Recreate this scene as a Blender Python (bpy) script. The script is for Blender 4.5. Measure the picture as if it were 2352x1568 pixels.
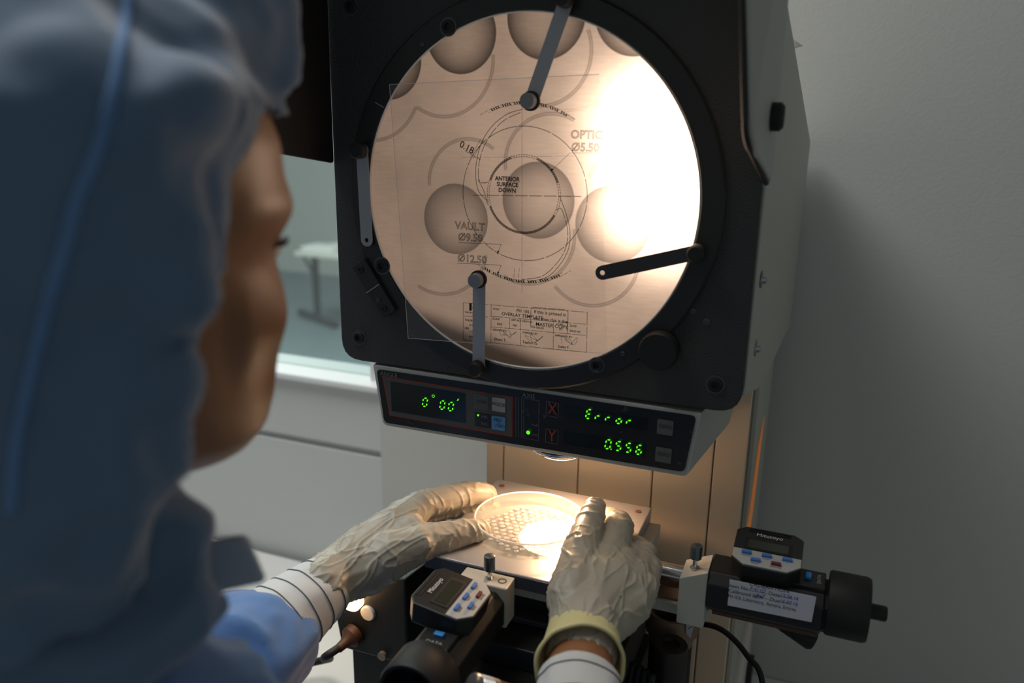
import bpy, bmesh, math, random
from mathutils import Vector, Matrix, noise, Euler
for o in list(bpy.data.objects): bpy.data.objects.remove(o)
S = bpy.context.scene
COL = S.collection
random.seed(7)
Z0 = 1.5                                   # height of the screen centre above the floor

# ------------------------------------------------------------------ camera
CP = Vector((.2588, -.6852, .075 + Z0))
YAW, PIT, ROL, FPX = math.radians(21.348), math.radians(15.74), math.radians(.896), 1876.6
_f = Vector((-math.sin(YAW)*math.cos(PIT), math.cos(YAW)*math.cos(PIT), -math.sin(PIT)))
_r0 = Vector((math.cos(YAW), math.sin(YAW), 0)); _u0 = _r0.cross(_f)
_r = _r0*math.cos(ROL) + _u0*math.sin(ROL); _u = _u0*math.cos(ROL) - _r0*math.sin(ROL)
cd = bpy.data.cameras.new('camera'); cam = bpy.data.objects.new('camera', cd); COL.objects.link(cam)
cam.matrix_world = Matrix(((_r.x, _u.x, -_f.x, CP.x), (_r.y, _u.y, -_f.y, CP.y), (_r.z, _u.z, -_f.z, CP.z), (0, 0, 0, 1)))
cd.sensor_width = 36; cd.lens = FPX/2352*36; cd.clip_start = .01; cd.clip_end = 50
cd.dof.use_dof = True; cd.dof.focus_distance = .80; cd.dof.aperture_fstop = 3.6
S.camera = cam
# ------------------------------------------------------------------ world, lights, exposure
S.view_settings.view_transform = 'Standard'; S.view_settings.look = 'None'
S.view_settings.exposure = 0.0; S.view_settings.gamma = 1.0; S.view_settings.use_curve_mapping = False
W = bpy.data.worlds.new('world'); S.world = W; W.use_nodes = True
W.node_tree.nodes['Background'].inputs[0].default_value = (.93, 1., 1., 1)
W.node_tree.nodes['Background'].inputs[1].default_value = .19

def area(name, loc, target, size, sizey, power, color):
    l = bpy.data.lights.new(name, 'AREA'); l.shape = 'RECTANGLE'; l.size = size; l.size_y = sizey; l.energy = power; l.color = color
    o = bpy.data.objects.new(name, l); COL.objects.link(o); o.location = loc
    o.rotation_euler = (Vector(target) - Vector(loc)).to_track_quat('-Z', 'Y').to_euler(); return o
area('ceiling_light', (-.75, -.05, 2.75), (-.7, .0, 0), 1.2, .7, 22, (1., .99, .95))
area('far_room_light', (-2.6, 2.6, 2.75), (-2.6, 2.6, 0), 1.6, 1.0, 85, (.98, 1., .94))

# ------------------------------------------------------------------ helpers
def ray(x, y): return _r*((x-1176)/FPX) + _u*((784-y)/FPX) + _f
def atY(x, y, v):
    d = ray(x, y); p = CP + d*((v-CP.y)/d.y); return Vector((p.x, p.y, p.z-Z0))
def atX(x, y, v):
    d = ray(x, y); p = CP + d*((v-CP.x)/d.x); return Vector((p.x, p.y, p.z-Z0))
def atZ(x, y, v):
    d = ray(x, y); p = CP + d*((v+Z0-CP.z)/d.z); return Vector((p.x, p.y, p.z-Z0))
def atD(x, y, v):
    p = CP + ray(x, y)*v; return Vector((p.x, p.y, p.z-Z0))
V = Vector
MATS = {}
def mat(name, col, rough=.5, metal=0., bump=None, var=None, trans=0., ior=1.45, emit=None, alpha=1., coat=0., sss=0., spec=.5):
    """bump=(scale, strength, dist)  var=(scale, darker factor)"""
    if name in MATS: return MATS[name]
    m = bpy.data.materials.new(name); m.use_nodes = True; t = m.node_tree; b = t.nodes['Principled BSDF']
    b.inputs['Base Color'].default_value = (*col, 1); b.inputs['Roughness'].default_value = rough; b.inputs['Metallic'].default_value = metal
    b.inputs['Transmission Weight'].default_value = trans; b.inputs['IOR'].default_value = ior; b.inputs['Alpha'].default_value = alpha
    b.inputs['Coat Weight'].default_value = coat; b.inputs['Specular IOR Level'].default_value = spec
    if sss: b.inputs['Subsurface Weight'].default_value = sss; b.inputs['Subsurface Radius'].default_value = (.01, .005, .003); b.inputs['Subsurface Scale'].default_value = .4
    if emit: b.inputs['Emission Color'].default_value = (*emit[0], 1); b.inputs['Emission Strength'].default_value = emit[1]
    tc = t.nodes.new('ShaderNodeTexCoord')
    if bump:
        n = t.nodes.new('ShaderNodeTexNoise'); n.inputs['Scale'].default_value = bump[0]; n.inputs['Detail'].default_value = 3
        t.links.new(tc.outputs['Object'], n.inputs['Vector'])
        u = t.nodes.new('ShaderNodeBump'); u.inputs['Strength'].default_value = bump[1]; u.inputs['Distance'].default_value = bump[2]
        t.links.new(n.outputs['Fac'], u.inputs['Height']); t.links.new(u.outputs['Normal'], b.inputs['Normal'])
    if var:
        n = t.nodes.new('ShaderNodeTexNoise'); n.inputs['Scale'].default_value = var[0]; n.inputs['Detail'].default_value = 4
        t.links.new(tc.outputs['Object'], n.inputs['Vector'])
        x = t.nodes.new('ShaderNodeMix'); x.data_type = 'RGBA'; t.links.new(n.outputs['Fac'], x.inputs[0])
        x.inputs[6].default_value = (*[c*var[1] for c in col], 1); x.inputs[7].default_value = (*col, 1)
        t.links.new(x.outputs[2], b.inputs['Base Color'])
    MATS[name] = m; return m

class Thing:
    """an Empty at the thing's base; parts are meshes given in rel. coordinates (z from the screen centre)"""
    def __init__(s, name, label, cat, loc, group=None):
        s.o = bpy.data.objects.new(name, None); COL.objects.link(s.o); s.o.empty_display_size = .02
        s.loc = V((loc[0], loc[1], loc[2]+Z0)); s.o.location = s.loc
        s.o['label'] = label; s.o['category'] = cat
        if group: s.o['group'] = group
def finish(name, bm, m, thing=None, parent=None, smooth=False, bevel=0, kind=None, label=None, seg=2, org=None):
    loc = thing.loc if thing else (V((org[0], org[1], org[2]+Z0)) if org else V((0, 0, 0)))
    bmesh.ops.translate(bm, verts=bm.verts, vec=V((0, 0, Z0)) - loc)
    bmesh.ops.recalc_face_normals(bm, faces=bm.faces) if not getattr(bm, 'keep', False) else None
    me = bpy.data.meshes.new(name); bm.to_mesh(me); bm.free()
    for k in (m if isinstance(m, (list, tuple)) else [m]): me.materials.append(k)
    o = bpy.data.objects.new(name, me); COL.objects.link(o)
    if thing: o.parent = parent or thing.o
    elif org: o.location = loc
    if smooth:
        for p in me.polygons: p.use_smooth = True
    if smooth == 'auto':
        e = o.modifiers.new('split', 'EDGE_SPLIT'); e.split_angle = math.radians(38)
    if bevel:
        b = o.modifiers.new('bevel', 'BEVEL'); b.width = bevel; b.segments = seg; b.limit_method = 'ANGLE'; b.angle_limit = math.radians(40)
    if kind: o['kind'] = kind
    if label: o['label'] = label
    return o
def tag(o, label, cat, group=None):
    o['label'] = label; o['category'] = cat
    if group: o['group'] = group
    return o
def nb(): return bmesh.new()
def box(bm, lo, hi, M=None):
    vs = [bm.verts.new(((lo[0], hi[0])[i & 1], (lo[1], hi[1])[i >> 1 & 1], (lo[2], hi[2])[i >> 2 & 1])) for i in range(8)]
    for f in ((0, 2, 3, 1), (4, 5, 7, 6), (0, 1, 5, 4), (2, 6, 7, 3), (0, 4, 6, 2), (1, 3, 7, 5)): bm.faces.new([vs[i] for i in f])
    if M: bmesh.ops.transform(bm, matrix=M, verts=vs)
    return vs
def hexa(bm, a, b):                       # two quads joined
    va = [bm.verts.new(p) for p in a]; vb = [bm.verts.new(p) for p in b]; n = len(a)
    bm.faces.new(va[::-1]); bm.faces.new(vb)
    for i in range(n): bm.faces.new((va[i], va[(i+1) % n], vb[(i+1) % n], vb[i]))
    return va+vb
def prism(bm, pts, d):                    # polygon pushed by vector d
    return hexa(bm, pts, [V(p)+V(d) for p in pts])
def frame(d):
    d = V(d).normalized(); a = V((0, 0, 1)) if abs(d.z) < .9 else V((1, 0, 0))
    u = a.cross(d).normalized(); return u, d.cross(u), d
def lathe(bm, o, d, prof, seg=32, cap0=True, cap1=True):   # prof: (along, radius)
    u, v, d = frame(d); o = V(o); rings = []
    for a, r in prof:
        rings.append([bm.verts.new(o + d*a + (u*math.cos(2*math.pi*k/seg) + v*math.sin(2*math.pi*k/seg))*max(r, 1e-5)) for k in range(seg)])
    for A, B in zip(rings, rings[1:]):
        for k in range(seg): bm.faces.new((A[k], A[(k+1) % seg], B[(k+1) % seg], B[k]))
    if cap0: bm.faces.new(rings[0][::-1])
    if cap1: bm.faces.new(rings[-1])
def cyl(bm, p0, p1, r, r1=None, seg=24):
    p0 = V(p0); p1 = V(p1); lathe(bm, p0, p1-p0, [(0, r), ((p1-p0).length, r if r1 is None else r1)], seg)
def tube(bm, pts, rad, seg=10):
    pts = [V(p) for p in pts]; rings = []
    u = None
    for i, p in enumerate(pts):
        d = (pts[min(i+1, len(pts)-1)] - pts[max(i-1, 0)]).normalized()
        if u is None: u = frame(d)[0]
        u = (u - d*u.dot(d)).normalized(); v = d.cross(u); r = rad[i] if isinstance(rad, (list, tuple)) else rad
        rings.append([bm.verts.new(p + (u*math.cos(2*math.pi*k/seg)+v*math.sin(2*math.pi*k/seg))*r) for k in range(seg)])
    for A, B in zip(rings, rings[1:]):
        for k in range(seg): bm.faces.new((A[k], A[(k+1) % seg], B[(k+1) % seg], B[k]))
    bm.faces.new(rings[0][::-1]); bm.faces.new(rings[-1])
def spline(P, n=8):
    P = [V(p) for p in P]; out = []
    for i in range(len(P)-1):
        a, b, c, d = P[max(i-1, 0)], P[i], P[i+1], P[min(i+2, len(P)-1)]
        for k in range(n):
            t = k/n; out.append(.5*((2*b)+(c-a)*t+(2*a-5*b+4*c-d)*t*t+(3*b-a-3*c+d)*t**3))
    return out+[P[-1]]
def rrect(w, h, r, n=4):                   # rounded rectangle outline, 2D, centred
    out = []
    for cx, cy, a0 in ((w/2-r, h/2-r, 0), (-w/2+r, h/2-r, 90), (-w/2+r, -h/2+r, 180), (w/2-r, -h/2+r, 270)):
        for k in range(n+1):
            a = math.radians(a0+90*k/n); out.append((cx+r*math.cos(a), cy+r*math.sin(a)))
    return out
def rpoly(P, r, n=5):                      # round the corners of a 3D polygon; r float or list
    P = [V(p) for p in P]; out = []; N = len(P)
    for i, p in enumerate(P):
        rr = r[i] if isinstance(r, (list, tuple)) else r
        if rr <= 0: out.append(p); continue
        a = (P[i-1]-p); b = (P[(i+1) % N]-p); rr = min(rr, a.length*.49, b.length*.49); a = p+a.normalized()*rr; b = p+b.normalized()*rr
        for k in range(n+1):
            t = k/n; out.append(a*(1-t)**2+p*2*t*(1-t)+b*t*t)
    return out
# ---- flat print: lettering and lines
class Fr:                                  # a drawing plane: origin, right, up
    def __init__(s, o, u, v): s.o = V(o); s.u = V(u).normalized(); s.v = V(v).normalized(); s.n = s.u.cross(s.v)
    def p(s, x, y, z=0): return s.o + s.u*x + s.v*y + s.n*z
def text(bm, body, fr, x, y, size, align='CENTER', ang=0., sx=1., outline=0., shear=0., offset=0.):
    c = bpy.data.curves.new('t', 'FONT'); c.body = body; c.size = size; c.align_x = align; c.align_y = 'CENTER'; c.resolution_u = 3; c.shear = shear; c.offset = 0 if outline else offset
    if outline: c.fill_mode = 'NONE'; c.bevel_depth = outline; c.bevel_resolution = 0
    o = bpy.data.objects.new('t', c); COL.objects.link(o); dg = bpy.context.evaluated_depsgraph_get(); me = o.evaluated_get(dg).to_mesh()
    ca, sa = math.cos(ang), math.sin(ang)
    vs = [bm.verts.new(fr.p(x+(q.co.x*sx*ca-q.co.y*sa), y+(q.co.x*sx*sa+q.co.y*ca), q.co.z*.2)) for q in me.vertices]
    for f in me.polygons:
        try: bm.faces.new([vs[i] for i in f.vertices])
        except ValueError: pass
    o.evaluated_get(dg).to_mesh_clear(); bpy.data.objects.remove(o); bpy.data.curves.remove(c)
def line(bm, fr, pts, w, dash=None):       # flat ribbon through 2D points
    P = [V((p[0], p[1], 0)) for p in pts]
    if dash:
        on, off = dash; segs = []; cur = []; acc = 0; st = True
        for a, b in zip(P, P[1:]):
            L = (b-a).length; pos = 0
            if L < 1e-9: continue
            while pos < L:
                step = min((on if st else off)-acc, L-pos)
                if st: segs.append((a.lerp(b, pos/L), a.lerp(b, (pos+step)/L)))
                pos += step; acc += step
                if acc >= (on if st else off)-1e-9: acc = 0; st = not st
    else: segs = list(zip(P, P[1:]))
    for a, b in segs:
        d = b-a
        if d.length < 1e-7: continue
        n = V((-d.y, d.x, 0)).normalized()*w/2
        bm.faces.new([bm.verts.new(fr.p(q.x, q.y)) for q in (a-n, b-n, b+n, a+n)])
def poly(bm, fr, pts, z=0): bm.faces.new([bm.verts.new(fr.p(x, y, z)) for x, y in pts])
def circ(cx, cy, r, a0=0, a1=360, n=72): return [(cx+r*math.cos(math.radians(a0+(a1-a0)*k/n)), cy+r*math.sin(math.radians(a0+(a1-a0)*k/n))) for k in range(n+1)]
# ---- organic shapes: overlapping tapered capsules fused by a voxel remesh
_ico = None
def cap(bm, a, b, ra, rb=None, seg=14):
    a = V(a); b = V(b); rb = ra if rb is None else rb
    d = (b-a) if (b-a).length > 1e-6 else V((0, 0, 1e-4)); prof = []
    L = d.length; n = 6
    for k in range(n+1): t = math.pi/2*(k/n); prof.append((-ra*math.cos(t), ra*math.sin(t)))
    for k in range(n+1): t = math.pi/2*(k/n); prof.append((L+rb*math.sin(t), rb*math.cos(t)))
    lathe(bm, a, d, prof, seg)
def chain(bm, pts):                        # pts: (pos, radius)
    for (a, ra), (b, rb) in zip(pts, pts[1:]): cap(bm, a, b, ra, rb)
def ellip(bm, c, r, M=None):
    res = bmesh.ops.create_uvsphere(bm, u_segments=24, v_segments=14, radius=1)
    T = Matrix.Translation(V(c)) @ (M.to_4x4() if M else Matrix()) @ Matrix.Diagonal((*r, 1)); bmesh.ops.transform(bm, matrix=T, verts=res['verts'])
def fuse(bm, voxel, smooth=6, fac=.5):
    me = bpy.data.meshes.new('f'); bmesh.ops.recalc_face_normals(bm, faces=bm.faces); bm.to_mesh(me); bm.free(); o = bpy.data.objects.new('f', me); COL.objects.link(o)
    r = o.modifiers.new('r', 'REMESH'); r.mode = 'VOXEL'; r.voxel_size = voxel
    s = o.modifiers.new('s', 'SMOOTH'); s.iterations = smooth; s.factor = fac
    dg = bpy.context.evaluated_depsgraph_get(); ev = o.evaluated_get(dg).to_mesh(); out = nb(); out.from_mesh(ev)
    o.evaluated_get(dg).to_mesh_clear(); bpy.data.objects.remove(o); return out
def displace(bm, fn):
    bm.normal_update(); mv = [(v, v.normal.copy()*fn(v.co)) for v in bm.verts]
    for v, d in mv: v.co += d
def smoothstep(a, b, x):
    t = max(0, min(1, (x-a)/(b-a))); return t*t*(3-2*t)

# ------------------------------------------------------------------ materials
wallm = mat('wall_paint', (.57, .575, .555), .85, bump=(240, .25, .001))
panelm = mat('partition_laminate', (.62, .645, .64), .5)
floorm = mat('floor_vinyl', (.20, .27, .30), .45, var=(3, .8))
ceilm = mat('ceiling_paint', (.7, .7, .7), .9)
benchm = mat('bench_laminate', (.74, .74, .73), .4)
blackp = mat('black_wrinkle_paint', (.036, .036, .036), .45, bump=(620, .9, .0012))
blacks = mat('black_satin_paint', (.016, .016, .016), .42)
blackr = mat('black_rubber', (.010, .0095, .009), .6)
ivory = mat('ivory_paint', (.50, .49, .43), .5, bump=(500, .08, .0003))
hoodm = mat('grey_ivory_paint', (.46, .47, .43), .55, bump=(700, .2, .0003))
creamm = mat('lamplit_cream_paint', (.80, .63, .46), .5)  # cream shifted to orange, standing in for warm lamp light on the column
steel = mat('brushed_steel', (.45, .45, .47), .38, 1., bump=(300, .1, .0002))
chrome = mat('chrome', (.7, .7, .72), .15, 1.)
dgrey = mat('dark_grey_metal', (.09, .095, .11), .45, .5)
stagem = mat('stage_plate_steel', (.46, .44, .44), .42, .35, bump=(180, .05, .0002))
glassm = mat('clear_glass', (.95, 1, .97), .03, trans=1., ior=1.45)
def clearglass(name, tint, op, rough=.05):     # thin clear layer
    m = bpy.data.materials.new(name); m.use_nodes = True; t = m.node_tree; t.nodes.clear()
    o = t.nodes.new('ShaderNodeOutputMaterial'); mx = t.nodes.new('ShaderNodeMixShader'); tr = t.nodes.new('ShaderNodeBsdfTransparent'); p = t.nodes.new('ShaderNodeBsdfPrincipled')
    tr.inputs[0].default_value = (*tint, 1); p.inputs['Base Color'].default_value = (*tint, 1); p.inputs['Roughness'].default_value = rough; mx.inputs[0].default_value = op
    t.links.new(tr.outputs[0], mx.inputs[1]); t.links.new(p.outputs[0], mx.inputs[2]); t.links.new(mx.outputs[0], o.inputs[0]); return m
panem = clearglass('window_glass', (.90, .96, .95), .08)
sheetm = clearglass('acetate_film', (.985, .98, .975), .035, .25)
inkm = mat('black_ink', (.012, .009, .008), .7)
whitep = mat('white_print', (.42, .42, .40), .6)
greyprint = mat('grey_print', (.16, .16, .155), .6)
redp = mat('red_print', (.28, .035, .012), .6)
ledm = mat('green_led', (.01, .02, .005), .5, emit=((.13, 1., .012), 1.1))
bluebtn = mat('blue_plastic', (.05, .19, .55), .4)
redbtn = mat('red_plastic', (.16, .02, .03), .4)
lcdm = mat('lcd_glass', (.035, .038, .026), .2)
paperm = mat('white_paper', (.62, .63, .70), .8)

# ------------------------------------------------------------------ the setting
FL = -Z0; BZ = -.74; WY = .45
def struct(name, bm, m, parent=None, **k):
    o = finish(name, bm, m, **k)
    if parent: o.parent = parent
    else: o['kind'] = 'structure'
    return o
b = nb(); box(b, (-6, -3, FL-.05), (3, 6.2, FL)); struct('floor', b, floorm)
b = nb(); box(b, (-6, -3, 1.3), (3, 6.2, 1.35)); struct('ceiling', b, ceilm)
b = nb(); box(b, (-.418, WY-.012, FL), (3, WY+.1, 1.3)); struct('wall_back', b, wallm)
b = nb(); box(b, (-6, 6.0, FL), (3, 6.1, 1.3)); struct('wall_far', b, mat('far_wall_paint', (.62, .64, .62), .9))
ledge = atY(755, 867, WY).z; groove = atY(740, 1020, WY).z
b = nb(); box(b, (-6, WY, groove+.007), (-.39, WY+.08, ledge-.012)); box(b, (-6, WY, FL), (-.39, WY+.08, groove-.007)); box(b, (-6, WY+.01, groove-.007), (-.39, WY+.08, groove+.007))
pw = struct('wall_left', b, panelm)
b = nb(); box(b, (-6, WY-.012, ledge-.012), (-.42, WY+.09, ledge)); struct('window_sill', b, mat('sill_white', (.82, .85, .87), .35), parent=pw, bevel=.003)
wf = nb()
for x in (-6, -2.6, -.45): box(wf, (x, WY+.015, ledge), (x+.03, WY+.065, 1.3))
w1 = struct('window_1', wf, mat('window_frame_white', (.7, .72, .72), .4))
b = nb(); box(b, (-5.97, WY+.037, ledge), (-2.6, WY+.043, 1.3)); struct('pane', b, panem, parent=w1)
b = nb(); box(b, (-2.57, WY+.037, ledge), (-.45, WY+.043, 1.3)); struct('pane', b, panem, parent=w1)
# bench under the projector
bt = Thing('workbench', 'white laminate workbench carrying the profile projector', 'workbench', (0, .1, FL))
b = nb(); box(b, (-1.6, -.17, BZ-.035), (.75, WY-.013, BZ)); finish('worktop', b, benchm, bt, bevel=.003)
for x in (-1.5, .65):
    for y in (-.12, .38):
        b = nb(); box(b, (x-.025, y-.025, FL), (x+.025, y+.025, BZ-.035)); finish('leg', b, steel, bt)
# table in the room beyond the glass
dmet = mat('table_leg_metal', (.035, .04, .045), .5)
g0, g1 = atZ(690, 716, FL+.03), atZ(772, 746, FL+.03); gm = g0.lerp(g1, .5); TH_ = atY(722, 572, gm.y).z; lt = atY(690, 566, gm.y-.25)
TT = Thing('folding_table', 'pale folding table with dark metal legs beyond the glass', 'table', (gm.x, gm.y, FL))
b = nb(); box(b, (lt.x-.02, gm.y-.30, TH_), (lt.x+1.5, gm.y+.40, TH_+.03)); finish('tabletop', b, mat('table_laminate', (.66, .67, .63), .4), TT, bevel=.004)
for dx in (0, 1.2):
    b = nb(); tube(b, [(gm.x+dx, gm.y, TH_), (gm.x+dx, gm.y, FL+.03)], .028, 10); finish('leg', b, dmet, TT, smooth='auto')
    b = nb(); tube(b, [(g0.x+dx, g0.y, FL+.03), (g1.x+dx, g1.y, FL+.03)], .03, 10); finish('foot', b, dmet, TT, smooth='auto')
    b = nb(); tube(b, [(gm.x+dx, gm.y, TH_-.22), (gm.x+dx-.13, gm.y, TH_-.01)], .012, 8); finish('brace', b, dmet, TT, smooth='auto')
b = nb(); box(b, (gm.x+.02, gm.y-.2, TH_+.031), (gm.x+.3, gm.y+.0, TH_+.05)); o = finish('paper_tray', b, mat('tray_white', (.8, .8, .8), .5), org=(gm.x+.15, gm.y, TH_+.031), bevel=.003)
tag(o, 'thin white tray lying on the folding table', 'tray')

# ------------------------------------------------------------------ profile projector
PR = Thing('profile_projector', 'large black-faced profile projector with a round glowing screen', 'optical comparator', (0, .2, BZ))
PX0, PX1, PB, PT = -.1965, .2025, -.1725, .34
b = nb()
P = rpoly([(PX0, 0, PB), (PX1, 0, PB), (PX1, 0, PT), (PX0, 0, PT)], [.022, .022, .02, .02])
prism(b, P, (0, .016, 0)); finish('face_plate', b, blackp, PR, bevel=.0015)
# housing behind the plate, sloping top, flaring a little to the back
hb = nb(); r_ = .205; e = .2201
sl = [(0, PB+.012), (0, .168), (.40, .045), (.40, -.19), (.12, -.19)]
A = [V((-(r_ if y < .1 else e), y+.016, z)) for y, z in sl]; B_ = [V(((r_-.001 if y < .05 else r_+.004 if y < .2 else e), y+.016, z)) for y, z in sl]
hexa(hb, A, B_); finish('housing', hb, ivory, PR, bevel=.002)
b = nb(); prism(b, [atY(1812, 83, .14), atY(1843, 104, .14), atY(1818, 112, .14)], (0, .006, 0)); finish('rear_bracket', b, ivory, PR)
# screen hood wings
def wing(x_f, x_b, yf, zf, zb, out, side):
    o3 = V((out, 0, 0)); bm = nb(); top = .33
    P = rpoly([(x_b, -.001, zb), (x_f, yf, zf), (x_f-.0335*side*(side > 0)-.006*side*(side < 0), yf, top), (x_b-.002*side, -.001, top)], [.004, .022, 0, 0])
    prism(bm, P, o3); return bm
finish('hood_wing', wing(.1985, .2045, -.10, .053, .024, .005, 1), [hoodm], PR, bevel=.0018)
b = nb(); tube(b, spline([(.1650, -.1015, .33), (.1865, -.1015, .15), (.1940, -.1015, .085), (.1973, -.100, .060), (.2005, -.075, .047), (.2055, -.004, .0235)], 6), .0022, 8); finish('hood_trim', b, blackr, PR, smooth=True)
finish('hood_wing', wing(-.205, -.199, -.13, .044, .024, .004, -1), [blackr], PR, bevel=.0015)
b = nb(); prism(b, [(-.208, -.09, .33), (-.208, 0, .33), (.205, 0, .33), (.205, -.09, .33)], (0, 0, .006)); finish('hood_top', b, blackr, PR)
k = atY(1777, 268, -.03)
b = nb(); lathe(b, (k.x-.009, -.03, k.z), (1, 0, 0), [(0, .006), (.004, .006), (.004, .0095), (.006, .0105), (.014, .0105), (.0165, .008)], 28); finish('hood_knob', b, blackr, PR, smooth='auto')
# rivets on the right flank
for px, py in ((1757, 642), (1743, 800)):
    q = atX(px, py, .2085); b = nb(); lathe(b, (.2055, q.y, q.z), (1, 0, 0), [(0, .0075), (.0012, .0075), (.0012, .004), (.004, .0035), (.005, .002)], 20); finish('rivet', b, steel, PR, smooth='auto')
# bezel ring
b = nb()
def ring(bm, ri, ro, y0, y1, seg=128, ch=.002):
    lathe(bm, (0, y0, 0), (0, -1, 0), [(0, ri), (0, ro), (y0-y1-ch, ro), (y0-y1, ro-ch), (y0-y1, ri+ch*.6), (y0-y1-ch*.6, ri), (0, ri)], seg, False, False)
ring(b, .1555, .1755, 0, -.005); finish('bezel_ring', b, blacks, PR, smooth='auto')
b = nb(); ring(b, .1545, .1558, 0, -.0042, ch=.0004); finish('screen_rim', b, mat('pale_rim', (.95, .88, .80), .25), PR, smooth='auto')  # light caught by the glass edge is put into the pale colour
# graduation tick + screws on ring
fr = Fr((0, -.0053, 0), (1, 0, 0), (0, 0, 1))
def P2(x, y, Y=0): q = atY(x, y, Y); return (q.x, q.z)
b = nb(); line(b, fr, [P2(862, 235, -.005), P2(882, 247, -.005)], .0006); finish('index_tick', b, whitep, PR)
def screw(px, py, Y, r, m=blackr, ringm=dgrey, h=.0025, label=None):
    q = atY(px, py, Y); b = nb()
    lathe(b, (q.x, Y, q.z), (0, -1, 0), [(0, r), (h*.7, r), (h, r*.85), (h, r*.5), (h*.25, r*.48), (h*.25, 0)], 24, True, False)
    o = finish('screw', b, m, PR, smooth='auto')
    if ringm:
        b = nb(); lathe(b, (q.x, Y, q.z), (0, -1, 0), [(0, r*1.28), (.0007, r*1.28), (.0007, r*1.02), (0, r*1.02), (0, r*1.28)], 28, False, False); finish('washer', b, ringm, PR, o, smooth='auto')
    return o
for a in ((825, 775, 0, .0062), (1643, 883, 0, .0066), (806, 15, 0, .0062)): screw(*a)
for a in ((1030, 62, -.005, .0062), (878, 610, -.005, .0068), (1371, 838, -.005, .0058)): screw(*a)
for a in ((1623, 739, 0, .003), (1590, 714, 0, .003), (970, 102, -.005, .002), (1431, 812, -.005, .002)): screw(*a, m=dgrey, ringm=None, h=.001)
# vernier index block at lower left
c0 = atY(864, 660, -.004); ang = math.atan2(atY(903, 735, -.004).z-atY(825, 605, -.004).z, atY(903, 735, -.004).x-atY(825, 605, -.004).x)
Mb = Matrix.Translation(c0) @ Matrix.Rotation(-ang, 4, 'Y')
b = nb(); box(b, (-.029, -.006, -.0088), (.029, .004, .0088), Mb); ib = finish('index_block', b, blacks, PR, bevel=.0008)
b = nb(); box(b, (-.0005, -.0063, -.0085), (.0002, -.0058, .0085), Mb); finish('index_line', b, whitep, PR, ib)
for sx, m2 in ((-.022, blackr), (.012, dgrey), (.022, blackr)):
    b = nb(); q = Mb @ V((sx, -.006, -.001)); lathe(b, q, (0, -1, 0), [(0, .0036 if m2 is blackr else .002), (.0012, .0034 if m2 is blackr else .002), (.0012, .001), (.0002, .0008)], 20); finish('screw', b, m2, PR, ib, smooth='auto')
# screen rotation knob
q = atY(1517, 800, -.004); b = nb()
prof = [(0, .0165), (.004, .0165), (.004, .0172), (.016, .0172), (.018, .0158), (.018, 0)]
lathe(b, (q.x, .0, q.z), (0, -1, 0), prof, 60)
bm_k = b
for v in bm_k.verts:
    rr = math.hypot(v.co.x-q.x, v.co.z-q.z)
    if .0170 < rr: 
        a = round(math.atan2(v.co.z-q.z, v.co.x-q.x)/(2*math.pi)*60)
        if a % 2: v.co.x = q.x+(v.co.x-q.x)*.965; v.co.z = q.z+(v.co.z-q.z)*.965
finish('rotation_knob', bm_k, blackr, PR, smooth='auto')

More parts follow.
